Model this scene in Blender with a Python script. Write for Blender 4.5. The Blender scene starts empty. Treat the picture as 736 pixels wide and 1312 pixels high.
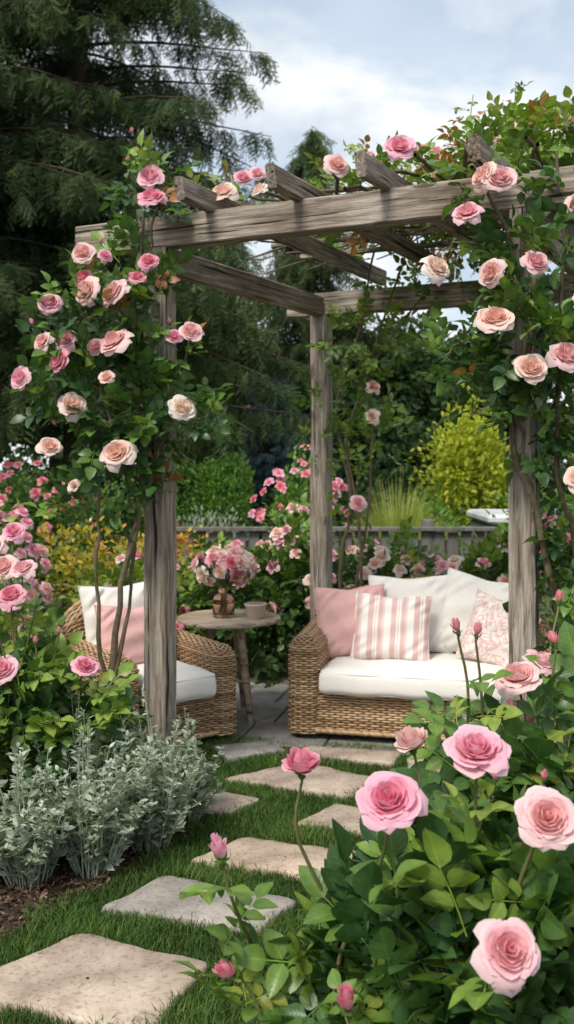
import bpy, math, random
import numpy as np
from mathutils import Matrix, Vector
random.seed(7); rng=np.random.default_rng(7)
scene=bpy.context.scene
def nrm(a): return a/np.maximum(np.linalg.norm(a,axis=-1,keepdims=True),1e-9)
# ---------------------------------------------------------------- mesh builder
class MB:
    def __init__(s): s.V=[];s.C=[];s.F={3:[],4:[]};s.n=0
    def add(s,V,F,mat=0,R=.5,G=.5,B=.5):
        V=np.asarray(V,float).reshape(-1,3);F=np.asarray(F,int);n=len(V)
        c=np.ones((n,4));c[:,0]=R;c[:,1]=G;c[:,2]=B
        s.V.append(V);s.C.append(c);s.F[F.shape[1]].append((F+s.n,mat));s.n+=n
    def inst(s,T,M,L,mat=0,R=.5):
        V,F,G,B=T;k=len(L);n=len(V)
        if k==0:return
        W=np.einsum('kij,nj->kni',M,V)+L[:,None,:]
        FF=(F[None]+(np.arange(k)*n)[:,None,None]).reshape(-1,F.shape[1])
        s.add(W.reshape(-1,3),FF,mat,np.repeat(np.broadcast_to(R,(k,)),n),np.tile(G,k),np.tile(B,k))
    def build(s,name,mats,smooth=True,parent=None):
        V=np.concatenate(s.V);C=np.concatenate(s.C)
        loops=[];starts=[];tot=[];mi=[];st=0
        for k in (3,4):
            for F,m in s.F[k]:
                loops.append(F.ravel());c=len(F)
                starts.append(st+np.arange(c)*k);tot.append(np.full(c,k));mi.append(np.full(c,m));st+=c*k
        loops=np.concatenate(loops);starts=np.concatenate(starts);mi=np.concatenate(mi);tot=np.concatenate(tot)
        me=bpy.data.meshes.new(name)
        me.vertices.add(len(V));me.vertices.foreach_set('co',V.astype(np.float32).ravel())
        me.loops.add(len(loops));me.loops.foreach_set('vertex_index',loops.astype(np.int32))
        me.polygons.add(len(starts));me.polygons.foreach_set('loop_start',starts.astype(np.int32))
        me.polygons.foreach_set('loop_total',tot.astype(np.int32))
        me.polygons.foreach_set('material_index',mi.astype(np.int32))
        me.polygons.foreach_set('use_smooth',np.full(len(starts),smooth))
        for m in mats: me.materials.append(m)
        a=me.color_attributes.new('col','FLOAT_COLOR','POINT');a.data.foreach_set('color',C.astype(np.float32).ravel())
        me.update(calc_edges=True);me.validate()
        o=bpy.data.objects.new(name,me);scene.collection.objects.link(o)
        if parent:o.parent=parent
        return o
def empty(name,loc=(0,0,0),rz=0):
    o=bpy.data.objects.new(name,None);o.location=loc;o.rotation_euler=(0,0,rz);o.empty_display_size=.2
    scene.collection.objects.link(o);return o
def frames(Yd,Zh):
    y=nrm(Yd);x=nrm(np.cross(y,Zh));z=np.cross(x,y)
    return np.stack([x,y,z],axis=2)
def frames_z(Zd,spin):
    z=nrm(Zd);h=np.where(np.abs(z[:,2:3])>.95,np.array([[1.,0,0]]),np.array([[0,0,1.]]))
    x=nrm(np.cross(h,z));y=np.cross(z,x);c=np.cos(spin)[:,None];s_=np.sin(spin)[:,None]
    return np.stack([x*c+y*s_,-x*s_+y*c,z],axis=2)
def grid_faces(nu,nv,cu=False):
    F=[]
    for j in range(nv-1):
        for i in range(nu if cu else nu-1):
            i2=(i+1)%nu;F.append((j*nu+i,j*nu+i2,(j+1)*nu+i2,(j+1)*nu+i))
    return np.array(F)
def spline(pts,n):
    pts=np.array(pts,float);k=len(pts);t=np.linspace(0,k-1,n);out=[]
    P=np.vstack([2*pts[0]-pts[1],pts,2*pts[-1]-pts[-2]])
    for a in t:
        i=min(int(a),k-2);f=a-i;p0,p1,p2,p3=P[i],P[i+1],P[i+2],P[i+3]
        out.append(.5*((2*p1)+(-p0+p2)*f+(2*p0-5*p1+4*p2-p3)*f*f+(-p0+3*p1-3*p2+p3)*f**3))
    return np.array(out)
def tube(mb,pts,rad,mat=0,sides=6,R=.5,closed=False):
    P=np.array(pts,float);n=len(P);rad=np.broadcast_to(rad,(n,))
    if closed:T=nrm(np.roll(P,-1,0)-np.roll(P,1,0))
    else:T=nrm(np.gradient(P,axis=0))
    h=np.array([0.31,.17,.93]);h=np.where(np.abs(T@h)[:,None]>.97,np.array([[1.,0,0]]),h[None])
    x=nrm(np.cross(T,h));y=np.cross(T,x);a=np.arange(sides)*2*math.pi/sides
    V=(P[:,None]+rad[:,None,None]*(x[:,None]*np.cos(a)[None,:,None]+y[:,None]*np.sin(a)[None,:,None])).reshape(-1,3)
    F=grid_faces(sides,n,True)
    if closed:
        F=np.vstack([F,[((n-1)*sides+i,(n-1)*sides+(i+1)%sides,(i+1)%sides,i) for i in range(sides)]])
    mb.add(V,F,mat,R,.5,np.repeat(np.linspace(0,1,n),sides))
def revolve(mb,prof,c,mat=0,n=32,R=.5):
    prof=np.array(prof);a=np.arange(n)*2*math.pi/n
    V=np.stack([prof[:,0][:,None]*np.cos(a),prof[:,0][:,None]*np.sin(a),np.repeat(prof[:,1][:,None],n,1)],2).reshape(-1,3)+np.array(c)
    mb.add(V,grid_faces(n,len(prof),True),mat,R)
def box(mb,c,hs,rz=0,mat=0,ch=.004,R=.5):
    x,y,z=hs;pts=[]
    for zz,i in ((-z,ch),(-z+ch,0),(z-ch,0),(z,ch)):
        X=x-i;Y=y-i
        pts+=[(-X+ch,-Y,zz),(X-ch,-Y,zz),(X,-Y+ch,zz),(X,Y-ch,zz),(X-ch,Y,zz),(-X+ch,Y,zz),(-X,Y-ch,zz),(-X,-Y+ch,zz)]
    V=np.array(pts);cc,s_=math.cos(rz),math.sin(rz)
    V=np.stack([V[:,0]*cc-V[:,1]*s_,V[:,0]*s_+V[:,1]*cc,V[:,2]],1)+np.array(c)
    F=list(map(tuple,grid_faces(8,4,True)))
    for b in (0,24):F+=[(b+0,b+1,b+2,b+7),(b+7,b+2,b+3,b+6),(b+6,b+3,b+4,b+5)]
    mb.add(V,np.array(F),mat,R)
# ---------------------------------------------------------------- materials
def newmat(name):
    m=bpy.data.materials.new(name);m.use_nodes=True;nt=m.node_tree;nt.nodes.clear();return m,nt
def N(nt,t,**k):
    n=nt.nodes.new(t)
    for a,b in k.items():setattr(n,a,b)
    return n
def ramp(nt,stops):
    r=nt.nodes.new('ShaderNodeValToRGB');e=r.color_ramp.elements
    while len(e)<len(stops):e.new(.5)
    for i,(p,c) in enumerate(stops):e[i].position=p;e[i].color=(*c,1) if len(c)==3 else c
    return r
def finish(nt,bs,trans=None,fac=0):
    o=N(nt,'ShaderNodeOutputMaterial')
    if trans is None: nt.links.new(bs.outputs[0],o.inputs[0]);return
    mx=N(nt,'ShaderNodeMixShader');mx.inputs[0].default_value=fac
    nt.links.new(bs.outputs[0],mx.inputs[1]);nt.links.new(trans.outputs[0],mx.inputs[2]);nt.links.new(mx.outputs[0],o.inputs[0])
def leafmat(name,stops,rough=.45,tr=.25,veins=True,spec=.4):
    m,nt=newmat(name);L=nt.links.new
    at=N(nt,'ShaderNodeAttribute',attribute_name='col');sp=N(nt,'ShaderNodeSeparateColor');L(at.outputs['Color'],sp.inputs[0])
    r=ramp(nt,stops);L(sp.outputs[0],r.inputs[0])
    bs=N(nt,'ShaderNodeBsdfPrincipled');bs.inputs['Roughness'].default_value=rough;bs.inputs['Specular IOR Level'].default_value=spec
    col=r.outputs[0]
    if veins:
        mr=ramp(nt,[(0,(1.4,1.35,1.15)),(.10,(1,1,1)),(1,(.92,.92,.92))]);L(sp.outputs[1],mr.inputs[0])
        mu=N(nt,'ShaderNodeMixRGB',blend_type='MULTIPLY');mu.inputs[0].default_value=1;L(col,mu.inputs[1]);L(mr.outputs[0],mu.inputs[2]);col=mu.outputs[0]
        tc=N(nt,'ShaderNodeTexCoord');no=N(nt,'ShaderNodeTexNoise');no.inputs['Scale'].default_value=35;no.inputs['Detail'].default_value=3;L(tc.outputs['Object'],no.inputs[0])
        rb=ramp(nt,[(.3,(.75,.8,.8)),(.7,(1.25,1.2,1.1))]);L(no.outputs[0],rb.inputs[0])
        mv=N(nt,'ShaderNodeMixRGB',blend_type='MULTIPLY');mv.inputs[0].default_value=1;L(col,mv.inputs[1]);L(rb.outputs[0],mv.inputs[2]);col=mv.outputs[0]
        a=N(nt,'ShaderNodeMath',operation='MULTIPLY');a.inputs[1].default_value=44;L(sp.outputs[2],a.inputs[0])
        b=N(nt,'ShaderNodeMath',operation='MULTIPLY_ADD');b.inputs[1].default_value=-12;L(sp.outputs[1],b.inputs[0]);L(a.outputs[0],b.inputs[2])
        s_=N(nt,'ShaderNodeMath',operation='SINE');L(b.outputs[0],s_.inputs[0])
        bp=N(nt,'ShaderNodeBump');bp.inputs['Strength'].default_value=.08;bp.inputs['Distance'].default_value=.0015;L(s_.outputs[0],bp.inputs['Height']);L(bp.outputs[0],bs.inputs['Normal'])
    L(col,bs.inputs['Base Color'])
    t=N(nt,'ShaderNodeBsdfTranslucent')
    m2=N(nt,'ShaderNodeMixRGB',blend_type='MULTIPLY');m2.inputs[0].default_value=1;m2.inputs[2].default_value=(1.5,1.7,.7,1);L(col,m2.inputs[1]);L(m2.outputs[0],t.inputs[0])
    finish(nt,bs,t,tr);return m
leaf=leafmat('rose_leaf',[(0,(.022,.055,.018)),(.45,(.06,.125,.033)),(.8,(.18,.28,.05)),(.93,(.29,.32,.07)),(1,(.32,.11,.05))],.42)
leaf_hi=leafmat('lush_leaf',[(0,(.018,.05,.02)),(.45,(.055,.125,.038)),(.8,(.17,.28,.05)),(.93,(.29,.34,.075)),(1,(.30,.11,.05))],rough=.38,spec=.45)
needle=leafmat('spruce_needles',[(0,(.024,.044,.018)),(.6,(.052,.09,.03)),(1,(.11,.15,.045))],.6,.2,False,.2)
needle_b=leafmat('blue_spruce_needles',[(0,(.035,.07,.075)),(1,(.11,.17,.19))],.6,.1,False,.2)
farleaf=leafmat('far_leaf',[(0,(.022,.048,.02)),(.6,(.05,.095,.033)),(1,(.12,.18,.05))],.6,.2,False,.2)
goldleaf=leafmat('golden_leaf',[(0,(.20,.25,.025)),(1,(.62,.62,.09))],.6,.4,False,.2)
boxleaf=leafmat('boxwood_leaf',[(0,(.04,.10,.02)),(1,(.17,.31,.055))],.5,.3,False,.3)
sageleaf=leafmat('sage_leaf',[(0,(.16,.20,.15)),(.6,(.33,.385,.305)),(1,(.50,.55,.46))],.75,.2,False,.15)
autleaf=leafmat('barberry_leaf',[(0,(.14,.20,.02)),(.5,(.52,.42,.07)),(.8,(.56,.24,.08)),(1,(.42,.07,.05))],.6,.35,False,.2)
grassm=leafmat('grass_blade',[(0,(.028,.065,.012)),(.6,(.075,.15,.028)),(1,(.22,.27,.08))],.6,.3,False,.2)
orngrass=leafmat('fountain_grass',[(0,(.18,.25,.04)),(1,(.50,.50,.18))],.6,.35,False,.2)
def petalmat():
    m,nt=newmat('rose_petal');L=nt.links.new
    at=N(nt,'ShaderNodeAttribute',attribute_name='col');sp=N(nt,'ShaderNodeSeparateColor');L(at.outputs['Color'],sp.inputs[0])
    rin=ramp(nt,[(0,(.90,.70,.56)),(.2,(.89,.54,.42)),(.45,(.87,.48,.49)),(.7,(.86,.32,.45)),(1,(.78,.15,.19))])
    rout=ramp(nt,[(0,(.92,.87,.83)),(.2,(.91,.76,.71)),(.45,(.91,.70,.72)),(.7,(.90,.58,.69)),(1,(.84,.32,.38))])
    L(sp.outputs[0],rin.inputs[0]);L(sp.outputs[0],rout.inputs[0])
    mx=N(nt,'ShaderNodeMixRGB');L(sp.outputs[1],mx.inputs[0]);L(rin.outputs[0],mx.inputs[1]);L(rout.outputs[0],mx.inputs[2])
    bs=N(nt,'ShaderNodeBsdfPrincipled');bs.inputs['Roughness'].default_value=.5;bs.inputs['Specular IOR Level'].default_value=.25;L(mx.outputs[0],bs.inputs['Base Color'])
    a=N(nt,'ShaderNodeTexNoise');a.inputs['Scale'].default_value=160;tc=N(nt,'ShaderNodeTexCoord');L(tc.outputs['Object'],a.inputs[0])
    bp=N(nt,'ShaderNodeBump');bp.inputs['Strength'].default_value=.12;bp.inputs['Distance'].default_value=.001;L(a.outputs[0],bp.inputs['Height']);L(bp.outputs[0],bs.inputs['Normal'])
    t=N(nt,'ShaderNodeBsdfTranslucent');L(mx.outputs[0],t.inputs[0]);finish(nt,bs,t,.38);return m
petal=petalmat()
def simple(name,c1,c2,scale=20,rough=.8,bump=.3,dist=.005,stretch=(1,1,1),detail=6,coord='Object',spec=.3,c3=None,objrand=0,mott=.28):
    m,nt=newmat(name);L=nt.links.new
    tc=N(nt,'ShaderNodeTexCoord');mp=N(nt,'ShaderNodeMapping');mp.inputs['Scale'].default_value=stretch;L(tc.outputs[coord],mp.inputs[0])
    no=N(nt,'ShaderNodeTexNoise');no.inputs['Scale'].default_value=scale;no.inputs['Detail'].default_value=detail;no.inputs['Roughness'].default_value=.62;L(mp.outputs[0],no.inputs[0])
    st=[(.3,c1),(.7,c2)] if c3 is None else [(.28,c1),(.5,c2),(.72,c3)]
    r=ramp(nt,st);L(no.outputs[0],r.inputs[0]);col=r.outputs[0]
    n2=N(nt,'ShaderNodeTexNoise');n2.inputs['Scale'].default_value=scale*.17;n2.inputs['Detail'].default_value=3;L(mp.outputs[0],n2.inputs[0])
    r2=ramp(nt,[(.3,(1-mott,)*3),(.7,(1+mott*.5,)*3)]);L(n2.outputs[0],r2.inputs[0])
    mu=N(nt,'ShaderNodeMixRGB',blend_type='MULTIPLY');mu.inputs[0].default_value=1;L(col,mu.inputs[1]);L(r2.outputs[0],mu.inputs[2]);col=mu.outputs[0]
    if objrand:
        oi=N(nt,'ShaderNodeObjectInfo');r3=ramp(nt,[(0,(.84,.84,.86)),(.5,(1,1,1)),(1,(1.10,1.02,.95))]);L(oi.outputs['Random'],r3.inputs[0])
        m3=N(nt,'ShaderNodeMixRGB',blend_type='MULTIPLY');m3.inputs[0].default_value=1;L(col,m3.inputs[1]);L(r3.outputs[0],m3.inputs[2]);col=m3.outputs[0]
        n4=N(nt,'ShaderNodeTexNoise');n4.inputs['Scale'].default_value=70;n4.inputs['Detail'].default_value=5;L(mp.outputs[0],n4.inputs[0])
        r4=ramp(nt,[(.32,(.70,.68,.66)),(.46,(1,1,1)),(.66,(1,1,1)),(.78,(1.15,1.15,1.15))]);L(n4.outputs[0],r4.inputs[0])
        m4=N(nt,'ShaderNodeMixRGB',blend_type='MULTIPLY');m4.inputs[0].default_value=1;L(col,m4.inputs[1]);L(r4.outputs[0],m4.inputs[2]);col=m4.outputs[0]
    bs=N(nt,'ShaderNodeBsdfPrincipled');bs.inputs['Roughness'].default_value=rough;bs.inputs['Specular IOR Level'].default_value=spec;L(col,bs.inputs['Base Color'])
    bp=N(nt,'ShaderNodeBump');bp.inputs['Strength'].default_value=bump;bp.inputs['Distance'].default_value=dist;L(no.outputs[0],bp.inputs['Height']);L(bp.outputs[0],bs.inputs['Normal'])
    finish(nt,bs);return m
def woodmat(name,c0,c1,c2,stretch=(1.2,22,22)):
    m,nt=newmat(name);L=nt.links.new
    tc=N(nt,'ShaderNodeTexCoord');oi=N(nt,'ShaderNodeObjectInfo')
    ad=N(nt,'ShaderNodeVectorMath',operation='ADD');sc=N(nt,'ShaderNodeVectorMath',operation='SCALE');sc.inputs['Scale'].default_value=7
    cb=N(nt,'ShaderNodeCombineXYZ');L(oi.outputs['Random'],cb.inputs[0]);L(oi.outputs['Random'],cb.inputs[1]);L(cb.outputs[0],sc.inputs[0])
    L(tc.outputs['Object'],ad.inputs[0]);L(sc.outputs[0],ad.inputs[1])
    vo=N(nt,'ShaderNodeTexVoronoi');vo.inputs['Scale'].default_value=1;mpv=N(nt,'ShaderNodeMapping');mpv.inputs['Scale'].default_value=(3,9,9);L(ad.outputs[0],mpv.inputs[0]);L(mpv.outputs[0],vo.inputs['Vector'])
    kr=ramp(nt,[(0,(1,1,1)),(.18,(0,0,0))]);L(vo.outputs['Distance'],kr.inputs[0])
    mp=N(nt,'ShaderNodeMapping');mp.inputs['Scale'].default_value=stretch;L(ad.outputs[0],mp.inputs[0])
    va=N(nt,'ShaderNodeVectorMath',operation='MULTIPLY_ADD');va.inputs[1].default_value=(.3,1.4,1.4);L(kr.outputs[0],va.inputs[0]);L(mp.outputs[0],va.inputs[2])
    no=N(nt,'ShaderNodeTexNoise');no.inputs['Scale'].default_value=2.6;no.inputs['Detail'].default_value=10;no.inputs['Roughness'].default_value=.72;no.inputs['Distortion'].default_value=.45;L(va.outputs[0],no.inputs[0])
    r=ramp(nt,[(.34,c0),(.48,c1),(.62,c2)]);L(no.outputs[0],r.inputs[0])
    n2=N(nt,'ShaderNodeTexNoise');n2.inputs['Scale'].default_value=2.5;n2.inputs['Detail'].default_value=4;L(ad.outputs[0],n2.inputs[0])
    r2=ramp(nt,[(.3,(.66,.58,.50)),(.7,(1.12,1.12,1.12))]);L(n2.outputs[0],r2.inputs[0])
    mu=N(nt,'ShaderNodeMixRGB',blend_type='MULTIPLY');mu.inputs[0].default_value=1;L(r.outputs[0],mu.inputs[1]);L(r2.outputs[0],mu.inputs[2])
    mc=N(nt,'ShaderNodeMapping');mc.inputs['Scale'].default_value=(1.1,30,30);L(ad.outputs[0],mc.inputs[0])
    nc=N(nt,'ShaderNodeTexNoise');nc.inputs['Scale'].default_value=1.3;nc.inputs['Detail'].default_value=2;L(mc.outputs[0],nc.inputs[0])
    rc=ramp(nt,[(.33,(0,0,0)),(.38,(1,1,1))]);L(nc.outputs[0],rc.inputs[0])
    m4=N(nt,'ShaderNodeMixRGB');L(rc.outputs[0],m4.inputs[0]);m4.inputs[1].default_value=(c0[0]*.35,c0[1]*.33,c0[2]*.3,1);L(mu.outputs[0],m4.inputs[2])
    m5=N(nt,'ShaderNodeMixRGB',blend_type='MIX');ks=N(nt,'ShaderNodeMath',operation='MULTIPLY');ks.inputs[1].default_value=.85;L(kr.outputs[0],ks.inputs[0]);L(ks.outputs[0],m5.inputs[0]);L(m4.outputs[0],m5.inputs[1]);m5.inputs[2].default_value=(c0[0]*.55,c0[1]*.40,c0[2]*.28,1)
    bs=N(nt,'ShaderNodeBsdfPrincipled');bs.inputs['Roughness'].default_value=.85;bs.inputs['Specular IOR Level'].default_value=.2;L(m5.outputs[0],bs.inputs['Base Color'])
    hs=N(nt,'ShaderNodeMath',operation='MULTIPLY');L(no.outputs[0],hs.inputs[0]);L(rc.outputs[0],hs.inputs[1])
    bp=N(nt,'ShaderNodeBump');bp.inputs['Strength'].default_value=.9;bp.inputs['Distance'].default_value=.008;L(hs.outputs[0],bp.inputs['Height']);L(bp.outputs[0],bs.inputs['Normal'])
    finish(nt,bs);return m
wood=woodmat('weathered_wood',(.095,.075,.06),(.29,.255,.215),(.52,.475,.42))
twood=woodmat('table_wood',(.22,.165,.12),(.40,.33,.255),(.52,.44,.36),(2,14,14))
fencem=simple('fence_wood',(.10,.095,.09),(.235,.22,.205),14,.9,.4,.004,(6,6,.6))
bark=simple('bark',(.035,.026,.02),(.11,.085,.065),30,.95,1,.02,(1,1,.25))
canem=simple('rose_cane',(.08,.07,.04),(.19,.14,.09),40,.7,.5,.002)
canegreen=simple('green_cane',(.08,.13,.035),(.20,.16,.07),30,.5,.2,.001)
stone=simple('flagstone',(.27,.205,.16),(.43,.35,.28),9,.9,.8,.008,c3=(.56,.47,.385),objrand=1,mott=.35,detail=9)
paver=simple('grey_paver',(.22,.21,.195),(.38,.36,.335),12,.9,.8,.006,objrand=1,mott=.35,detail=9)
chipm=leafmat('bark_chips',[(0,(.03,.018,.012)),(.7,(.11,.07,.045)),(1,(.24,.16,.11))],.9,.0,False,.1)
white=simple('white_fabric',(.74,.715,.67),(.80,.78,.745),260,.95,.2,.0012,spec=.1,mott=.02)
pinkf=simple('pink_linen',(.64,.37,.35),(.71,.45,.425),300,.95,.3,.0012,spec=.1,mott=.05)
def wickermat():
    m,nt=newmat('wicker');L=nt.links.new
    at=N(nt,'ShaderNodeAttribute',attribute_name='col');sp=N(nt,'ShaderNodeSeparateColor');L(at.outputs['Color'],sp.inputs[0])
    tc=N(nt,'ShaderNodeTexCoord');no=N(nt,'ShaderNodeTexNoise');no.inputs['Scale'].default_value=30;no.inputs['Detail'].default_value=3;L(tc.outputs['Object'],no.inputs[0])
    a=N(nt,'ShaderNodeMath',operation='MULTIPLY_ADD');a.inputs[1].default_value=.9;L(no.outputs[0],a.inputs[0]);
    b=N(nt,'ShaderNodeMath',operation='MULTIPLY_ADD');b.inputs[1].default_value=.6;b.inputs[2].default_value=-.25;L(sp.outputs[0],b.inputs[0]);L(b.outputs[0],a.inputs[2])
    r=ramp(nt,[(.1,(.19,.11,.055)),(.5,(.43,.275,.15)),(.9,(.62,.45,.27))]);L(a.outputs[0],r.inputs[0])
    bs=N(nt,'ShaderNodeBsdfPrincipled');bs.inputs['Roughness'].default_value=.5;L(r.outputs[0],bs.inputs['Base Color']);finish(nt,bs);return m
wicker=wickermat()
wdark=simple('wicker_core',(.03,.018,.01),(.07,.042,.025),40,.9,.1)
def stripes():
    m,nt=newmat('striped_fabric');L=nt.links.new
    tc=N(nt,'ShaderNodeTexCoord');s=N(nt,'ShaderNodeSeparateXYZ');L(tc.outputs['Object'],s.inputs[0])
    a=N(nt,'ShaderNodeMath',operation='MULTIPLY_ADD');a.inputs[1].default_value=8.0;a.inputs[2].default_value=10.2;L(s.outputs[0],a.inputs[0])
    f=N(nt,'ShaderNodeMath',operation='FRACT');L(a.outputs[0],f.inputs[0])
    W=(.78,.74,.70);P=(.62,.43,.41);Q=(.70,.55,.52)
    r=ramp(nt,[(0,W),(.18,P),(.42,W),(.48,Q),(.54,W),(.62,P),(.80,Q),(.90,W)]);r.color_ramp.interpolation='CONSTANT';L(f.outputs[0],r.inputs[0])
    no=N(nt,'ShaderNodeTexNoise');no.inputs['Scale'].default_value=300;L(tc.outputs['Object'],no.inputs[0])
    bs=N(nt,'ShaderNodeBsdfPrincipled');bs.inputs['Roughness'].default_value=.95;L(r.outputs[0],bs.inputs['Base Color'])
    bp=N(nt,'ShaderNodeBump');bp.inputs['Strength'].default_value=.3;bp.inputs['Distance'].default_value=.0015;L(no.outputs[0],bp.inputs['Height']);L(bp.outputs[0],bs.inputs['Normal']);finish(nt,bs);return m
stripem=stripes()
def floral():
    m,nt=newmat('floral_fabric');L=nt.links.new
    tc=N(nt,'ShaderNodeTexCoord');v=N(nt,'ShaderNodeTexNoise');v.inputs['Scale'].default_value=16;v.inputs['Detail'].default_value=2;v.inputs['Distortion'].default_value=2;L(tc.outputs['Object'],v.inputs[0])
    r=ramp(nt,[(.46,(.76,.70,.66)),(.5,(.64,.42,.40)),(.56,(.64,.42,.40)),(.6,(.76,.70,.66))]);L(v.outputs[0],r.inputs[0])
    bs=N(nt,'ShaderNodeBsdfPrincipled');bs.inputs['Roughness'].default_value=.95;L(r.outputs[0],bs.inputs['Base Color']);finish(nt,bs);return m
floralm=floral()
def glassm():
    m,nt=newmat('vase_glass');bs=N(nt,'ShaderNodeBsdfPrincipled');bs.inputs['Base Color'].default_value=(.97,.80,.72,1);bs.inputs['Roughness'].default_value=.03;bs.inputs['Transmission Weight'].default_value=1;bs.inputs['IOR'].default_value=1.3;finish(nt,bs);return m
glass=glassm()
ceramic=simple('ceramic',(.54,.42,.36),(.64,.52,.45),15,.5,.05)
tubm=simple('tub_cover',(.5,.52,.53),(.62,.64,.65),8,.6,.1)
# ---------------------------------------------------------------- plant templates
def leaflet(nu,nv,wid=.36,fold=.28,droop=.22):
    V=[];G=[];B=[]
    for j in range(nv):
        v=j/(nv-1);w=wid*math.sin(math.pi*min(1,v**.8))**.75*(1-.15*v) if 0<v<1 else 0.004
        for i in range(nu):
            u=-1+2*i/(nu-1);V.append((u*w,v,abs(u)*w*fold-droop*v*v+.02*math.sin(9*v+3*u)*abs(u)));G.append(abs(u));B.append(v)
    return np.array(V),grid_faces(nu,nv),np.array(G),np.array(B)
def sprig(nu,nv,seed):
    r=random.Random(seed);Vs=[];Fs=[];Gs=[];Bs=[];n=0
    for (y,ang,s) in ((.98,0,.60),(.72,58,.54),(.70,-58,.54),(.42,66,.44),(.40,-66,.44)):
        L0=leaflet(nu,nv,r.uniform(.32,.40),r.uniform(.15,.4),r.uniform(.08,.38))
        a=math.radians(ang+r.uniform(-9,9));s*=r.uniform(.9,1.1)
        V=L0[0]*s;tw=r.uniform(-.35,.35)+(-.25 if ang>0 else .25 if ang<0 else 0)
        V=V@np.array(Matrix.Rotation(tw,3,'Y')).T;V=V@np.array(Matrix.Rotation(-a,3,'Z')).T
        V=V+np.array([.03*np.sign(ang),y,-.16*y*y]);Vs.append(V);Fs.append(L0[1]+n);n+=len(V);Gs.append(L0[2]);Bs.append(L0[3])
    for j in range(3):
        y=j/3;y2=(j+1)/3;w=.012
        V=np.array([(-w,y,-.16*y*y),(w,y,-.16*y*y),(w,y2,-.16*y2*y2),(-w,y2,-.16*y2*y2)]);Vs.append(V);Fs.append(np.array([[0,1,2,3]])+n);n+=4;Gs.append(np.zeros(4));Bs.append(np.zeros(4))
    return np.concatenate(Vs),np.concatenate(Fs),np.concatenate(Gs),np.concatenate(Bs)
SPH=[sprig(5,7,i) for i in range(5)];SPM=[sprig(3,5,i+5) for i in range(4)]
SIMPLE=leaflet(3,4,.3,.25,.2);DIAM=(np.array([(0,0,0),(.35,.5,.08),(0,1,-.1),(-.35,.5,.08)],float),np.array([[0,1,2,3]]),np.array([.5]*4),np.array([.5]*4))
def rose(seed,opn=1.0,nu=7,nv=6,counts=(5,5,5,6,6,6,5,4,3),h=1.0):
    r=random.Random(seed);Vs=[];Fs=[];Gs=[];Bs=[];n=0;K=len(counts)
    for k,c in enumerate(counts):
        t=k/(K-1);rm=(.08+.86*(1-t)**.9)*(opn*(1-t)+min(1,opn*1.1)*t);H=(.20+.46*t**.6)*h+(1-opn)*.85*(1-.3*t);off=r.uniform(0,6.28)
        for q in range(c):
            a0=off+q*2*math.pi/c+r.uniform(-.2,.2);aw=math.pi/c*(1.22+.25*t);ph=r.uniform(0,6.28);rr=rm*r.uniform(.88,1.08);hh=H*r.uniform(.86,1.12);cu=r.uniform(.6,1.5)
            dp=r.uniform(-.12,.08)*(1-.5*t)
            for j in range(nv):
                for i in range(nu):
                    u=-1+2*i/(nu-1);v=j/(nv-1);ve=v*(1-.34*abs(u)**2.4+.035*math.cos(u*8+ph)*v)
                    ra=rr*math.sin(ve*math.pi*(.5+.20*t*(1 if opn>.6 else 1.3)))
                    z=hh*ve**(1.7-.8*t)
                    refl=max(0,ve-.62)*(1-.75*t)*cu*opn
                    z-=refl*refl*1.6+refl*.25*abs(u);ra+=refl*.30*(1-.5*t)
                    z+=.03*math.sin(4*u+ph)*ve**2+dp*ve
                    ra+=.03*math.sin(5*u+ph*2)*ve**2*(1-.5*t)+.07*abs(u)**2*ve*t
                    ra-=.10*rr*(abs(u)**2)*ve*(1-t)
                    a=a0+u*aw*(1-.10*ve)
                    Vs.append((ra*math.cos(a),ra*math.sin(a),z));Gs.append(min(1,max(0,(1-t)*.6+.6*ve**3-.2*(1-ve))));Bs.append(v)
            Fs.append(grid_faces(nu,nv)+n);n+=nu*nv
    return np.array(Vs),np.concatenate(Fs),np.array(Gs),np.array(Bs)
ROSE=[rose(i) for i in range(6)];ROSEC=[rose(20+i,.72,h=1.1) for i in range(2)]
ROSEM=[rose(40+i,1,5,4,(5,6,6,5,4,3)) for i in range(3)];ROSEL=[rose(60+i,1,4,3,(5,5,4,3)) for i in range(2)]
BUD=[rose(80+i,.36,5,6,(4,5,4,3),h=1.0) for i in range(3)]
def sepals():
    Vs=[];Fs=[];n=0
    for q in range(5):
        a=q*1.2566
        for j in range(4):
            v=j/3;w=.13*(1-v)+.01;ra=.10+.30*math.sin(v*2);z=-.10+.35*v*v
            for u in (-1,1):Vs.append((ra*math.cos(a)-u*w*math.sin(a),ra*math.sin(a)+u*w*math.cos(a),z))
        Fs.append(grid_faces(2,4)+n);n+=8
    for j,(ra,z) in enumerate(((.04,-.42),(.14,-.3),(.16,-.16),(.12,-.02))):
        for i in range(8):
            a=i*math.pi/4;Vs.append((ra*math.cos(a),ra*math.sin(a),z))
    Fs.append(grid_faces(8,4,True)+n);V=np.array(Vs);return V,np.concatenate(Fs),np.full(len(V),.5),np.full(len(V),.5)
SEP=sepals()
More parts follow.
